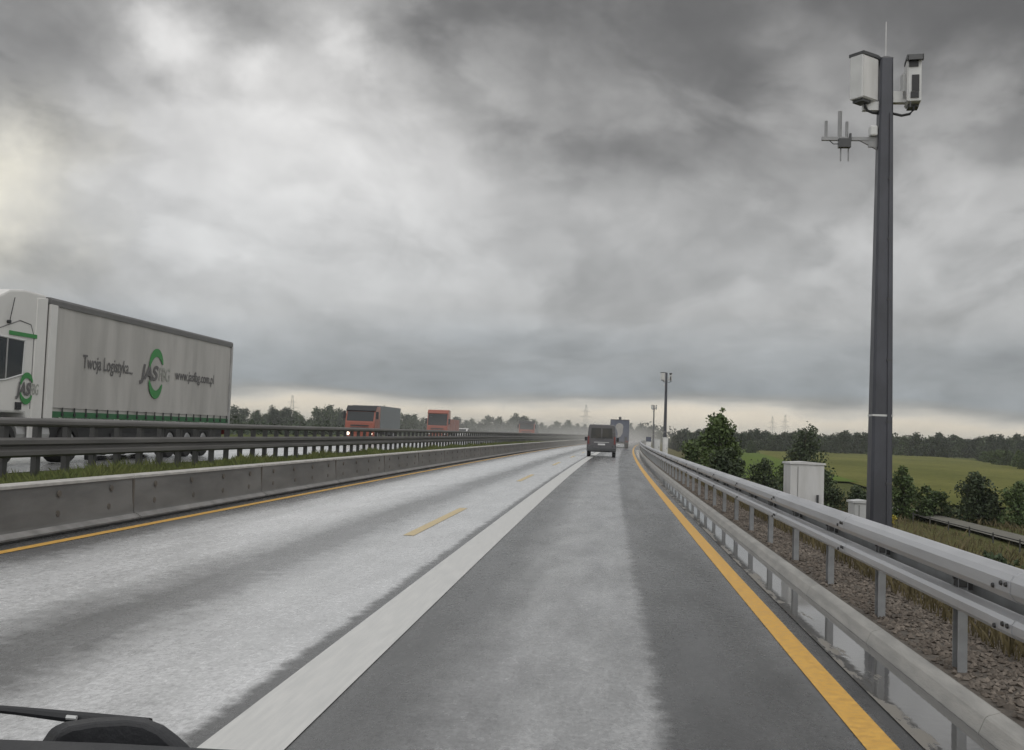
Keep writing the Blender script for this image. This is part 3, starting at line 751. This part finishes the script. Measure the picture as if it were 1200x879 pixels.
def camera_housing(parent, c, rz, w=.24, d=.42, h=.72):
    e = MB(); e.box((0, 0, 0), (w, d, h)); 
    o = e.build('camera_housing', housing, parent, c, bevel=.015); o.rotation_euler = (0, 0, rz)
    q = MB(); q.prism([(-d/2-.085, h/2-.06), (-d/2-.065, h/2+.03), (-d/2+.03, h/2+.055), (d/2, h/2+.045), (d/2, h/2-.005), (-d/2+.03, h/2+.004)], 'X', -w/2-.02, w/2+.02)
    q.prism([(-d/2-.085, h/2-.06), (-d/2-.065, h/2+.03), (-d/2, h/2+.03), (-d/2, h/2-.06)], 'X', -w/2-.02, -w/2-.004); q.prism([(-d/2-.085, h/2-.06), (-d/2-.065, h/2+.03), (-d/2, h/2+.03), (-d/2, h/2-.06)], 'X', w/2+.004, w/2+.02)
    q.build('hood', hood_m, o)
    q = MB(); q.box((.01, -d/2-.004, -.06), (.11, .015, .26)); q.build('lens_window', black, o)
    q = MB(); q.box((-.02, -d/2-.004, h/2-.10), (.14, .03, .1)); q.build('upper_lens', black, o)
    q = MB(); q.box((.0, -d/2-.004, -h/2+.1), (.12, .03, .10)); q.build('flash', black, o)
    q = MB(); q.box((-w/2-.006, 0, 0), (.012, d*.92, h*.94)); q.build('side_plate', cabinet_m, o)
    q = MB(); q.box((0, .05, -h/2-.02), (w*.8, d*.5, .05)); q.box((-w*.3, -d*.45, -h/2-.04), (.02, .02, .1)); q.build('bracket_foot', hood_m, o)
    return o
zc = at(1016, 95, MY).z-mzb; zc2 = at(1070, 99, MY).z-mzb
camera_housing(mast, (-.35, -.06, zc), math.radians(130), .24, .40, .70)
camera_housing(mast, (.42, -.05, zc2), math.radians(-9), .20, .40, .70)
m = MB(); m.box((-.2, .0, zc-.42), (.30, .10, .14)); m.build('mount_arm', housing, mast)
m = MB(); m.box((.2, .0, zc2-.22), (.24, .12, .18)); m.build('mount_arm', housing, mast)
m = MB(); m.tube([(-.33, -.08, zc-.36), (-.33, -.08, zc-.44), (-.29, -.06, zc-.50), (-.2, -.04, zc-.53), (-.1, 0, zc-.53)], .022, 8); m.build('cable', black, mast)
m = MB(); m.tube([(.42, -.08, zc2-.36), (.42, -.08, zc2-.44), (.37, -.06, zc2-.50), (.25, -.04, zc2-.52), (.1, 0, zc2-.47)], .022, 8); m.build('cable', black, mast)
m = MB(); m.box((.285, .02, zc2-.05), (.05, .16, .42)); m.build('rear_plate', housing, mast)
# antenna arm
za = at(1000, 163, MY).z-mzb
arm = MB(); arm.box((-.55, 0, za), (.86, .055, .055)); arm.box((-.17, 0, za-.05), (.16, .05, .16)); arm.prism([(-.40, za-.02), (-.12, za-.02), (-.12, za-.17)], 'Y', -.02, .02)
ant_m = mat('antenna_grey', (.24, .245, .25), .5, .2)
ao = arm.build('antenna_arm', ant_m, mast)
m = MB()
for x, z0, z1, r in ((-.915, 0, .29, .026), (-.70, -.0, .45, .034), (-.59, -.12, .28, .025), (-.68, -.36, -.08, .012), (-.56, -.36, -.08, .012)): m.tube([(x, 0, za+z0), (x, 0, za+z1)], r, 6)
m.build('antenna_rod', ant_m, ao)
m = MB(); m.box((-.63, -.03, za-.08), (.19, .10, .14)); m.box((-.54, -.03, za+.02), (.03, .05, .12)); m.build('junction_box', hood_m, ao)
m = MB(); m.tube([(-.86, -.01, za-.03), (-.80, -.02, za-.09), (-.72, -.03, za-.09), (-.66, -.03, za-.06)], .008, 5); m.build('loose_cable', black, ao)
m = MB(); m.box((-.185, -.02, za+.12), (.12, .14, .17)); m.build('sensor_box', housing, mast, bevel=.025)
# two farther masts: same mast without the antenna arm
for (u, yb, lab) in ((779, 100.0, 'small dark camera mast second along the right verge, above the far guardrail'), (765.5, 203.0, 'tiny far camera mast third along the verge, farthest and shortest of the three')):
    c = copy_tree(mast, skip=('antenna_arm', 'lightning_rod'))
    q = at(u, 515, yb); c.location = (q.x, yb, at(u, 437 if yb < 150 else 475, yb).z-TOP); c['label'] = lab

# cabinets beside the masts
def cabinet(x, y, ztop, w, d, label, m_=cabinet_m, name='roadside_cabinet', group=None):
    zb = gz(x, y)-.1; h = ztop-zb
    e = empty(name, (x, y, zb), .12, label, 'cabinet', group)
    b = MB(); b.box((0, 0, h/2), (w, d, h)); b.build('body', m_, e, bevel=.015)
    b = MB(); b.prism([(-w/2-.02, h), (w/2+.02, h), (w/2+.02, h+.03), (0, h+.05), (-w/2-.02, h+.03)], 'Y', -d/2-.02, d/2+.02); b.build('lid', m_, e)
    b = MB(); b.box((-w*.28, -d/2-.002, h*.52), (.008, .008, h*.9)); b.build('door_seam', cabinet_edge, e)
    b = MB(); b.box((w*.3, -d/2-.02, h*.55), (.03, .04, .14)); b.build('handle', hood_m, e)
    b = MB(); b.box((0, 0, .12), (w+.06, d+.06, .26)); b.build('plinth', kerbm, e)
    return e
q = at(942, 545, 18.6); cabinet(q.x, 18.6, at(942, 542, 18.6).z-.03, .60, .42, 'tall pale grey cabinet behind the guardrail, left of the nearest mast')
q = at(1010, 590, 17.5); cabinet(q.x, 17.5, at(1010, 587, 17.5).z-.03, .36, .3, 'low grey cabinet standing against the foot of the nearest mast', housing)
q = at(770, 518, 96); cabinet(q.x, 96, at(770, 515, 96).z, .5, .4, 'tiny grey cabinet beside the second mast', housing)
q = at(779.5, 520, 92); cabinet(q.x, 92, at(779, 513, 92).z, .42, .4, 'tiny white cabinet in front of the second mast', white_m)
# small blue and white direction board by the far guardrail
q = at(760, 516, 112); zb = gz(q.x, 112)
e = empty('road_sign', (q.x, 112, zb), .4, 'small blue and white board on posts left of the tiny cabinets', 'sign')
h = at(760, 512, 112).z-zb
m = MB(); m.box((0, 0, h-.25), (.6, .04, .5)); m.build('sign_panel', blue_m, e)
m = MB(); m.box((0, -.005, h-.85), (.6, .04, .6)); m.build('lower_panel', white_m, e)
for sx in (-.2, .2):
    m = MB(); m.tube([(sx, .04, 0), (sx, .04, h)], .035, 6); m.build('post', post_m, e)

# ------------------------------------------------------------------ trees
def crown_pts(rnd, n, h, w, z0, lobes, shape=1.0, spread=1.0):
    """leaf centres in clumps through the crown volume"""
    cl = []
    for i in range(lobes):
        t = rnd.random()**.9; z = z0+(h-z0)*(.12+.8*t)
        rad = w/2*math.sin(PI*min(.97, .18+.75*t**shape))*.72
        a = rnd.uniform(0, 2*PI); rr = rad*math.sqrt(rnd.random())*spread
        r = w*rnd.uniform(.12, .23)
        cl.append((rr*math.cos(a), rr*math.sin(a), z, r))
    cl.append((0, 0, h-w*.12, w*.12))
    pts = []
    for i in range(n):
        c = cl[rnd.randrange(len(cl))]
        v = Vector((rnd.gauss(0, 1), rnd.gauss(0, 1), rnd.gauss(0, 1))).normalized()*c[3]*(rnd.random()**.4)*1.15
        pts.append((c[0]+v.x, c[1]+v.y, max(z0*.4, c[2]+v.z*.85)))
    return pts, cl
def bush_pts(rnd, n, h, w, lobes=26, top=.9):
    cl = []
    for i in range(lobes):
        t = rnd.random()**1.1; z = h*(.08+.74*t); rad = w/2*math.sqrt(max(.03, 1-(t**1.5)*top))*.74
        a = rnd.uniform(0, 2*PI); rr = rad*rnd.random()**.45
        cl.append((rr*math.cos(a), rr*math.sin(a), z, rnd.uniform(.13, .21)*min(w, h)))
    cl.append((rnd.uniform(-.1, .1)*w, 0, h*.87, .13*min(w, h)))
    pts = []
    for i in range(n):
        c = cl[rnd.randrange(len(cl))]
        v = Vector((rnd.gauss(0, 1), rnd.gauss(0, 1), rnd.gauss(0, 1))).normalized()*c[3]*(rnd.random()**.45)*(1.15 if rnd.random() < .9 else 1.5)
        pts.append((c[0]+v.x, c[1]+v.y, max(.02*h, c[2]+v.z*.9)))
    return pts, cl
def leaf_mesh(name, rnd, pts, size, m):
    vs = []; fs = []
    for p in pts:
        n = Vector((rnd.gauss(0, 1), rnd.gauss(0, 1), rnd.gauss(0, 1)+.5)).normalized()
        a = n.orthogonal().normalized(); b = n.cross(a); r = rnd.uniform(0, PI)
        a, b = a*math.cos(r)+b*math.sin(r), b*math.cos(r)-a*math.sin(r)
        s = size*rnd.uniform(.6, 1.4); o = len(vs); P_ = Vector(p)
        vs += [P_-a*s*.6, P_-b*s*.35, P_+a*s*.6, P_+b*s*.35]; fs.append((o, o+1, o+2, o+3))
    me = bpy.data.meshes.new(name); me.from_pydata([tuple(v) for v in vs], [], fs); me.materials.append(m); return me
def trunk_mesh(rnd, h, cl, r):
    mb = MB(); mb.tube([(0, 0, -.3), (rnd.uniform(-.02, .02)*h, 0, h*.3), (rnd.uniform(-.03, .03)*h, rnd.uniform(-.03, .03)*h, h*.62), (0, 0, h*.9)], [r*1.2, r, r*.6, r*.15], 7)
    for c in cl[:9]:
        z = min(c[2]*.75, h*.6); mb.tube([(0, 0, z*.7), (c[0]*.5, c[1]*.5, (z*.7+c[2])/2), (c[0], c[1], c[2])], [r*.45, r*.28, r*.08], 5)
    return mb
def tree_proto(name, seed, h, w, n, leaf, m, z0=.25, lobes=16, shape=1, label=None, cat='tree', group=None, hidden_trunk=False):
    rnd = random.Random(seed); pts, cl = crown_pts(rnd, n, h, w, h*z0, lobes, shape) if shape < .75 else bush_pts(rnd, n, h, w, lobes+8, .9 if cat != 'tree' else .97)
    e = empty(name, (0, 0, 0), 0, label, cat, group)
    o = bpy.data.objects.new('crown', leaf_mesh('crown', rnd, pts, leaf, m)); C.objects.link(o); o.parent = e
    trunk_mesh(rnd, h, cl, max(.04, h*.018)).build('trunk' if cat == 'tree' else 'stem', bark, e)
    return e
def put(e, u, Y, vtop=None, h=None, label=None, rz=0, z=None, xs=None):
    q = at(u, 515, Y); zb = gz(q.x, Y)-.05 if z is None else z
    e.location = (q.x, Y, zb); e.rotation_euler = (0, 0, rz)
    if vtop is not None:
        k = (at(u, vtop, Y).z-zb)/h
        kx = xs if xs else k
        e.scale = (kx, kx, k)
    if label: e['label'] = label
    return e

# near trees and bushes on the right
def plant(u, Y, vt, w, n, leaf, m, label, name='bush', cat='bush', shape=.9, lobes=18, z0=.02):
    q = at(u, 515, Y); zb = gz(q.x, Y)-.1; h = at(u, vt, Y).z-zb
    e = tree_proto(name, int(u*7+Y), h, w, n, leaf, m, z0, lobes, shape, label, cat); e.location = (q.x, Y, zb); return e, h
t, h_ = plant(843, 66, 484, 3.2, 5200, .19, leaf_mid, 'tall slender tree with a pointed light top, behind the far guardrail stretch', 'slender_tree', 'tree', .7, 30, .06)
o = bpy.data.objects.new('top_shoot', leaf_mesh('top_shoot', random.Random(4), bush_pts(random.Random(8), 500, 1.6, 1.1, 8)[0], .13, leaf_light)); C.objects.link(o); o.parent = t; o.location = (.05, -.1, h_-1.2)
plant(848, 58, 524, 3.6, 4200, .17, leaf_dark, 'dark rounded bush against the foot of the slender tree')
plant(818, 72, 512, 3.4, 3000, .18, leaf_mid, 'loose green bush left of the slender tree behind the guardrail')
plant(896, 84, 536, 4.0, 3800, .19, leaf_dark, 'dark bush left of the tall pale cabinet')
plant(922, 88, 541, 3.6, 3000, .19, leaf_mid, 'green bush close behind the tall pale cabinet')
plant(945, 150, 496, 8.0, 3600, .36, leaf_dark, 'dark broad tree rising above the tall pale cabinet', 'broad_tree', 'tree')
plant(968, 86, 549, 3.4, 2800, .2, leaf_dark, 'dark bush right of the tall pale cabinet below the broad tree')
plant(1006, 84, 568, 2.9, 2400, .17, leaf_dark, 'small dark bush between the tall cabinet and the nearest mast')
plant(1060, 82, 542, 2.7, 3600, .19, leaf_mid, 'light green young tree right beside the nearest mast', 'young_tree', 'tree', .9, 14)
plant(1090, 84, 569, 4.8, 4200, .2, leaf_mid, 'low green bush spreading to the right of the young tree')
plant(1147, 82, 553, 4.4, 5600, .2, leaf_dark, 'large dark bush at the right, above the track')
plant(1194, 80, 561, 3.8, 3800, .2, leaf_mid, 'green bush cut by the right edge of the photo')
plant(1046, 19.5, 594, .40, 600, .05, leaf_yellow, 'yellow flowering weed at the right of the nearest mast foot', 'goldenrod', 'plant')
plant(1168, 22, 640, 1.5, 1500, .09, leaf_dark, 'dark green weed clump behind the guardrail at the right photo edge', 'weed', 'plant')

# hedge bushes along the right field edge
protos = [tree_proto('hedge_bush', 40+i, 5.5, 7.5, 1300, .5, leaf_dark if i % 2 else leaf_mid, .02, 14, .8, None, 'bush', 'bushes along the right field edge') for i in range(3)]
hl = []
for i in range(26):
    f = i/25; X = 92+(175-92)*f; Y = 205+(500-205)*f
    e = protos[i] if i < 3 else copy_tree(protos[i % 3])
    e.location = (X+random.Random(i).uniform(-3, 6), Y, gz(X, Y)-.3); e.rotation_euler = (0, 0, i*1.7); s = random.Random(i+9).uniform(.7, 1.1); e.scale = (s, s, s)
    e['label'] = 'bush of the dark hedge row bounding the olive field on the right'; e['group'] = 'bushes along the right field edge'
# second row behind
for i in range(22):
    e = copy_tree(protos[i % 3]); f = i/21; X = 120+(215-120)*f; Y = 215+(540-215)*f
    e.location = (X, Y, gz(X, Y)-.3); s = random.Random(i+5).uniform(.8, 1.15); e.scale = (s, s, s); e.rotation_euler = (0, 0, i*2.3)
    e['label'] = 'bush of the dark hedge row bounding the olive field on the right'

# mid-distance wood edge, right
protos = [tree_proto('broad_tree', 60+i, 12, 14, 1500, .95, leaf_far if i != 2 else leaf_dark, .06, 18, .85, None, 'tree', 'trees at the far field edge') for i in range(4)]
n = 0
rnd = random.Random(21)
for u, Y, vt in [(u, rnd.uniform(560, 640), 503+ (u-850)*.022 + rnd.uniform(-3, 5)) for u in np.linspace(795, 1240, 58)]:
    e = protos[n] if n < 4 else copy_tree(protos[n % 4])
    q = at(u, 515, Y); zb = gz(q.x, Y)-.3; k = max(.5, (at(u, vt, Y).z-zb)/12)
    e.location = (q.x, Y, zb); e.scale = (k*.95, k*.95, k); e.rotation_euler = (0, 0, n*1.3)
    e['label'] = 'round dark tree in the wood edge beyond the green and olive fields'; e['group'] = 'trees at the far field edge'; n += 1
for u, Y, vt in [(u, rnd.uniform(380, 470), 510+rnd.uniform(-3, 6)) for u in np.linspace(778, 880, 9)]:
    e = copy_tree(protos[n % 4]); q = at(u, 515, Y); zb = gz(q.x, Y)-.3; k = max(.4, (at(u, vt, Y).z-zb)/12)
    e.location = (q.x, Y, zb); e.scale = (k*.95, k*.95, k); e.rotation_euler = (0, 0, n*1.3)
    e['label'] = 'dark tree between the small camera masts and the slender tree'; e['group'] = 'trees behind the far masts'; n += 1

# tree row beyond the opposite carriageway, left
protos = [tree_proto('roadside_tree', 80+i, 9, 9.5, 1600, .62, leaf_far if i % 2 else leaf_dark, .04, 18, .85, None, 'tree', 'trees beyond the opposite carriageway') for i in range(5)]
tops = [(255, 478), (275, 474), (300, 480), (318, 475), (335, 477), (352, 486), (372, 476), (385, 474), (400, 480), (425, 482), (450, 476), (465, 481), (485, 485), (510, 489), (535, 488), (552, 490), (572, 486), (585, 488), (602, 484), (614, 487), (634, 495), (652, 493), (666, 492), (684, 497), (700, 500), (716, 500), (732, 500), (748, 499), (762, 500)]
n = 0
for (u, vt) in tops:
    for rep in range(2):
        X0 = -88
        Y = None
        for yy in range(160, 1100, 5):                       # where the row (offset -88 from the road) crosses this bearing
            if at(u, 505, yy).x <= cx(yy)-88+rep*8: Y = yy
        Y = min(Y or 1000, 760)+rep*14
        uu = u+rep*11; q = at(uu, 505, Y); zb = gz(q.x, Y)-.3
        e = protos[n] if n < 5 else copy_tree(protos[n % 5])
        k = max(.3, (at(uu, vt+rep*4, Y).z-zb)/9)
        e.location = (q.x, Y, zb); e.scale = (k*1.05, k*1.05, k); e.rotation_euler = (0, 0, n*1.9)
        if u < 360: lab = 'hazy dark tree in the row between the trailer and the first red lorry'
        elif u < 500: lab = 'hazy dark tree in the row behind the red lorries'
        else: lab = 'pale hazy tree in the far row ahead, where the road vanishes'
        tag(e, lab, 'tree', 'trees beyond the opposite carriageway'); n += 1
# undergrowth closing the gaps under that row
rnd = random.Random(33); vs_pts = []
for i in range(9000):
    yy = rnd.uniform(120, 760); s = -90+rnd.gauss(0, 5); x = s+cx(yy); vs_pts.append((x, yy, gz(x, yy)+abs(rnd.gauss(0, 1.4))))
o = bpy.data.objects.new('undergrowth', leaf_mesh('undergrowth', rnd, vs_pts, 1.0, leaf_far)); C.objects.link(o); tag(o, 'dark undergrowth beneath the hazy trees across the carriageway', 'undergrowth', kind='stuff')
# far wood on the low ridge at the horizon
vs_pts = []
for i in range(420):
    X = rnd.uniform(-700, 900); Y = rnd.uniform(950, 1250); hh = rnd.uniform(12, 19) if X > 0 else rnd.uniform(7, 12); ww = rnd.uniform(8, 13); zb = gz(X, Y)
    for j in range(60):
        v = Vector((rnd.gauss(0, 1), rnd.gauss(0, 1), rnd.gauss(0, 1))).normalized()*(rnd.random()**.4)
        vs_pts.append((X+v.x*ww/2, Y+v.y*ww/2, zb+hh*.5+v.z*hh*.5))
o = bpy.data.objects.new('far_wood', leaf_mesh('far_wood', rnd, vs_pts, 2.6, leaf_far)); C.objects.link(o); tag(o, 'bluish far-off wood along the whole horizon', 'wood', kind='stuff')

# ------------------------------------------------------------------ pylons
def pylon(u, vt, Y, label):
    q = at(u, 505, Y); zb = gz(q.x, Y); H = at(u, vt, Y).z-zb
    e = empty('pylon', (q.x, Y, zb), .5, label, 'pylon', 'lattice pylons on the horizon')
    m = MB(); r = .08
    w0, w1 = H*.09, H*.015
    cs = [(-1, -1), (1, -1), (1, 1), (-1, 1)]
    for a, b in cs: m.tube([(a*w0, b*w0, 0), (a*w1, b*w1, H)], r, 4)
    for k in range(8):
        z0, z1 = H*k/8, H*(k+1)/8; wa = w0+(w1-w0)*k/8; wb = w0+(w1-w0)*(k+1)/8
        for i in range(4):
            a, b = cs[i], cs[(i+1) % 4]; m.tube([(a[0]*wa, a[1]*wa, z0), (b[0]*wb, b[1]*wb, z1)], r*.6, 4)
    m.build('lattice_mast', steel_far, e)
    m = MB()
    for z, l in ((.62, .20), (.78, .14)): m.tube([(-H*l, 0, H*z), (0, 0, H*z+1.2), (H*l, 0, H*z)], r, 4); m.tube([(-H*l, 0, H*z), (H*l, 0, H*z)], r, 4)
    m.build('cross_arm', steel_far, e)
pylon(341, 463, 900, 'thin grey pylon above the trees just right of the trailer')
pylon(686, 474, 1000, 'thin grey pylon straight above the grey van')
pylon(905, 488, 1150, 'left one of two tiny pylons on the ridge above the tall cabinet')
pylon(920, 486, 1150, 'right one of two tiny pylons on the ridge above the tall cabinet')

# ------------------------------------------------------------------ grass, stones
def blades(name, spots, m, h, w):
    vs = []; fs = []; rnd = random.Random(len(name))
    for x, y, z, k in spots:
        a = rnd.uniform(0, PI); hh = h*k*rnd.uniform(.5, 1.3); lx, ly = rnd.gauss(0, .3)*hh, rnd.gauss(0, .3)*hh
        ca, sa = math.cos(a)*w/2, math.sin(a)*w/2; o = len(vs)
        vs += [(x-ca, y-sa, z), (x+ca, y+sa, z), (x+ca*.6+lx*.4, y+sa*.6+ly*.4, z+hh*.6), (x+lx, y+ly, z+hh)]; fs += [(o, o+1, o+2), (o, o+2, o+3)]
    me = bpy.data.meshes.new(name); me.from_pydata(vs, [], fs); me.materials.append(m)
    ob = bpy.data.objects.new(name, me); C.objects.link(ob); return ob
rnd = random.Random(5); sp = []
for i in range(42000):
    y = 8+110*rnd.random()**1.7; s = rnd.uniform(-10.1, -7.8); x = s+cx(y); sp.append((x, y, .46, 1+.6*math.sin(y*.9+s*3)*rnd.random()))
tag(blades('median_grass', sp, blade_green, .20, .017), 'green grass growing on the median behind the barrier wall', 'grass', kind='stuff')
sp = []
for i in range(40000):
    y = 4+70*rnd.random()**1.6; s = 3.25+abs(rnd.gauss(0, 2.4)); x = s+cx(y)
    if rnd.random() < .15: s = 3.25-rnd.random()*.35
    x = s+cx(y); sp.append((x, y, hz(s)-.02+(.06 if s < 3.3 else 0), 1))
tag(blades('verge_grass', sp, blade_dry, .20, .014), 'brown dry grass on the embankment behind the right guardrail', 'grass', kind='stuff')
sp = []
for i in range(14000):
    y = 25+90*rnd.random(); s = 9+20*rnd.random(); x = s+cx(y)
    if 22.8 < x < 27.5: continue
    sp.append((x, y, hz(s)-.05, 1))
tag(blades('meadow_grass', sp, blade_dry, .55, .05), 'brown tall grass on the low meadow around the track', 'grass', kind='stuff')
vs = []; fs = []
for i in range(15000):
    y = 3.5+32*rnd.random()**1.5; s = rnd.uniform(2.28, 3.42); r = rnd.uniform(.010, .034); x = s+cx(y); z = .13-.05*(s-2.24)+r*.25
    o = len(vs); q = [Vector((rnd.uniform(.6, 1.3), 0, 0)), Vector((0, rnd.uniform(.6, 1.3), 0)), Vector((-rnd.uniform(.6, 1.3), rnd.uniform(-.3, .3), 0)), Vector((0, -rnd.uniform(.6, 1.3), 0)), Vector((rnd.uniform(-.4, .4), rnd.uniform(-.4, .4), .7)), Vector((0, 0, -.6))]
    a = rnd.uniform(0, PI); M3 = Matrix.Rotation(a, 3, 'Z') @ Matrix.Rotation(rnd.uniform(-.5, .5), 3, 'X')
    for v in q: v = M3 @ v; vs.append((x+v.x*r, y+v.y*r, z+v.z*r))
    fs += [(o, o+1, o+4), (o+1, o+2, o+4), (o+2, o+3, o+4), (o+3, o, o+4), (o+1, o, o+5), (o+2, o+1, o+5), (o+3, o+2, o+5), (o, o+3, o+5)]
me = bpy.data.meshes.new('gravel'); me.from_pydata(vs, [], fs); me.materials.append(stone_m)
o = bpy.data.objects.new('gravel', me); C.objects.link(o); tag(o, 'brown grey gravel stones beneath the right guardrail', 'gravel', kind='stuff')

# low rail beside the track
e = empty('track_rail', (23.2, 48, -4.1), 0, 'low thin dark railing beside the track on the right', 'railing')
for k in range(9):
    m = MB(); m.box((0, k*4.0, .3), (.07, .07, .8)); m.build('post', dark_post, e)
m = MB(); m.box((0, 16, .60), (.05, 33, .06)); m.build('rail', dark_post, e)

# ------------------------------------------------------------------ our own vehicle: bonnet edge and wiper at the bottom
own = empty('car', (0, 1.4, 0), 0, 'black bonnet edge of our own car at the bottom left of the photo', 'car')
m = MB(); rings = []
zc0 = at(200, 874, .86).z
for y, z, hw in ((.62, -.03, .80), (.86, 0.0, .80), (1.05, -.075, .79), (1.5, -.26, .76), (1.9, -.46, .70), (2.05, -.75, .66), (2.05, -.95, .66)):
    rg_ = []
    for k in range(15):
        t = -1+2*k/14; zz = zc0+z-(.055*t*t if abs(t) > 0 else 0)*1.0-(.10*max(0, abs(t)-.8)*5)**1
        rg_.append((-.30+t*hw, y-1.4, zz))
    rings.append(rg_)
m.loft(rings, closed=False, cap=False)
m.build('bonnet', black, own, smooth=True)
for sx in (-.95, .30):
    wheel(own, (sx, 1.55-1.4, .33), .33, .22, 1 if sx > 0 else -1)
m = MB(); m.box((-.32, .1, .45), (1.3, 1.0, .3)); m.build('chassis', chassis_m, own)
wp = empty('wiper', tuple(at(135, 870, .93)), 0, 'black wiper arm and knuckle in front of the bottom left corner', 'wiper')
def lw(u, v, y): return at(u, v, y)-wp.location
m = MB(); yw = .93
outl = [(44, 884), (50, 868), (60, 853), (76, 846), (110, 841), (150, 839), (172, 842), (192, 850), (208, 862), (220, 873), (230, 884)]
r1 = [lw(u, v, yw) for u, v in outl]; r0 = [lw(u+(135-u)*.12, v+6, yw-.02) for u, v in outl]; r2 = [lw(u, v+3, yw+.05) for u, v in outl]
m.loft([r0, r1, r2]); m.build('knuckle', black, wp, bevel=.004)
m = MB(); m.tube([lw(-60, 826, .98), lw(20, 833, .965), lw(100, 842, .95), lw(175, 850, .945)], [.0030, .0042, .006, .007], 8); m.build('arm', black, wp)
m = MB(); m.tube([lw(78, 840.5, .943), lw(90, 841.5, .943)], .0022, 6); m.build('clip', housing, wp)

# ------------------------------------------------------------------ haze
hb = MB(); hb.box((0, 2000, 20), (11000, 6000, 62))
hm = bpy.data.materials.new('haze'); hm.use_nodes = True; t = NT(hm.node_tree); t.n.clear()
pv = t.new('ShaderNodeVolumePrincipled'); pv.inputs['Color'].default_value = (.85, .87, .9, 1); pv.inputs['Density'].default_value = .0002; pv.inputs['Anisotropy'].default_value = .3
ot = t.new('ShaderNodeOutputMaterial'); t.l.new(pv.outputs[0], ot.inputs['Volume'])
tag(hb.build('haze', hm), 'pale rain haze over the far road and trees', 'haze', kind='stuff')

sm = bpy.data.materials.new('road_spray'); sm.use_nodes = True; t = NT(sm.node_tree); t.n.clear()
g = t.new('ShaderNodeNewGeometry'); px_, py_, pz_ = t.sep(g.outputs['Position'])
off = t.math('SUBTRACT', px_, t.math('MULTIPLY', t.math('MULTIPLY', py_, py_), K))
den = t.math('MULTIPLY', t.maprange(pz_, .2, 5.5, 1, 0), t.maprange(py_, 55, 150, 0, 1))
den = t.math('MULTIPLY', den, t.maprange(py_, 330, 420, 1, 0))
den = t.math('MULTIPLY', den, t.math('MULTIPLY', t.maprange(off, -34, -18, 0, 1), t.maprange(off, -1, 9, 1, 0)))
den = t.math('MULTIPLY', den, t.maprange(t.noise(g.outputs['Position'], .06, 2, .5), .3, .7, .35, 1.3))
pv = t.new('ShaderNodeVolumePrincipled'); pv.inputs['Color'].default_value = (.80, .79, .77, 1); pv.inputs['Anisotropy'].default_value = .2
t.put(pv.inputs['Density'], t.math('MULTIPLY', den, .0085))
ot = t.new('ShaderNodeOutputMaterial'); t.l.new(pv.outputs[0], ot.inputs['Volume'])
m = MB(); m.loft([[P(a, y, z) for a, z in ((-34, -1.2), (-34, 5.5), (9, 5.5), (9, -1.2))] for y in range(55, 421, 35)])
tag(m.build('spray', sm), 'grey spray hanging over the far end of the wet road', 'spray', kind='stuff')
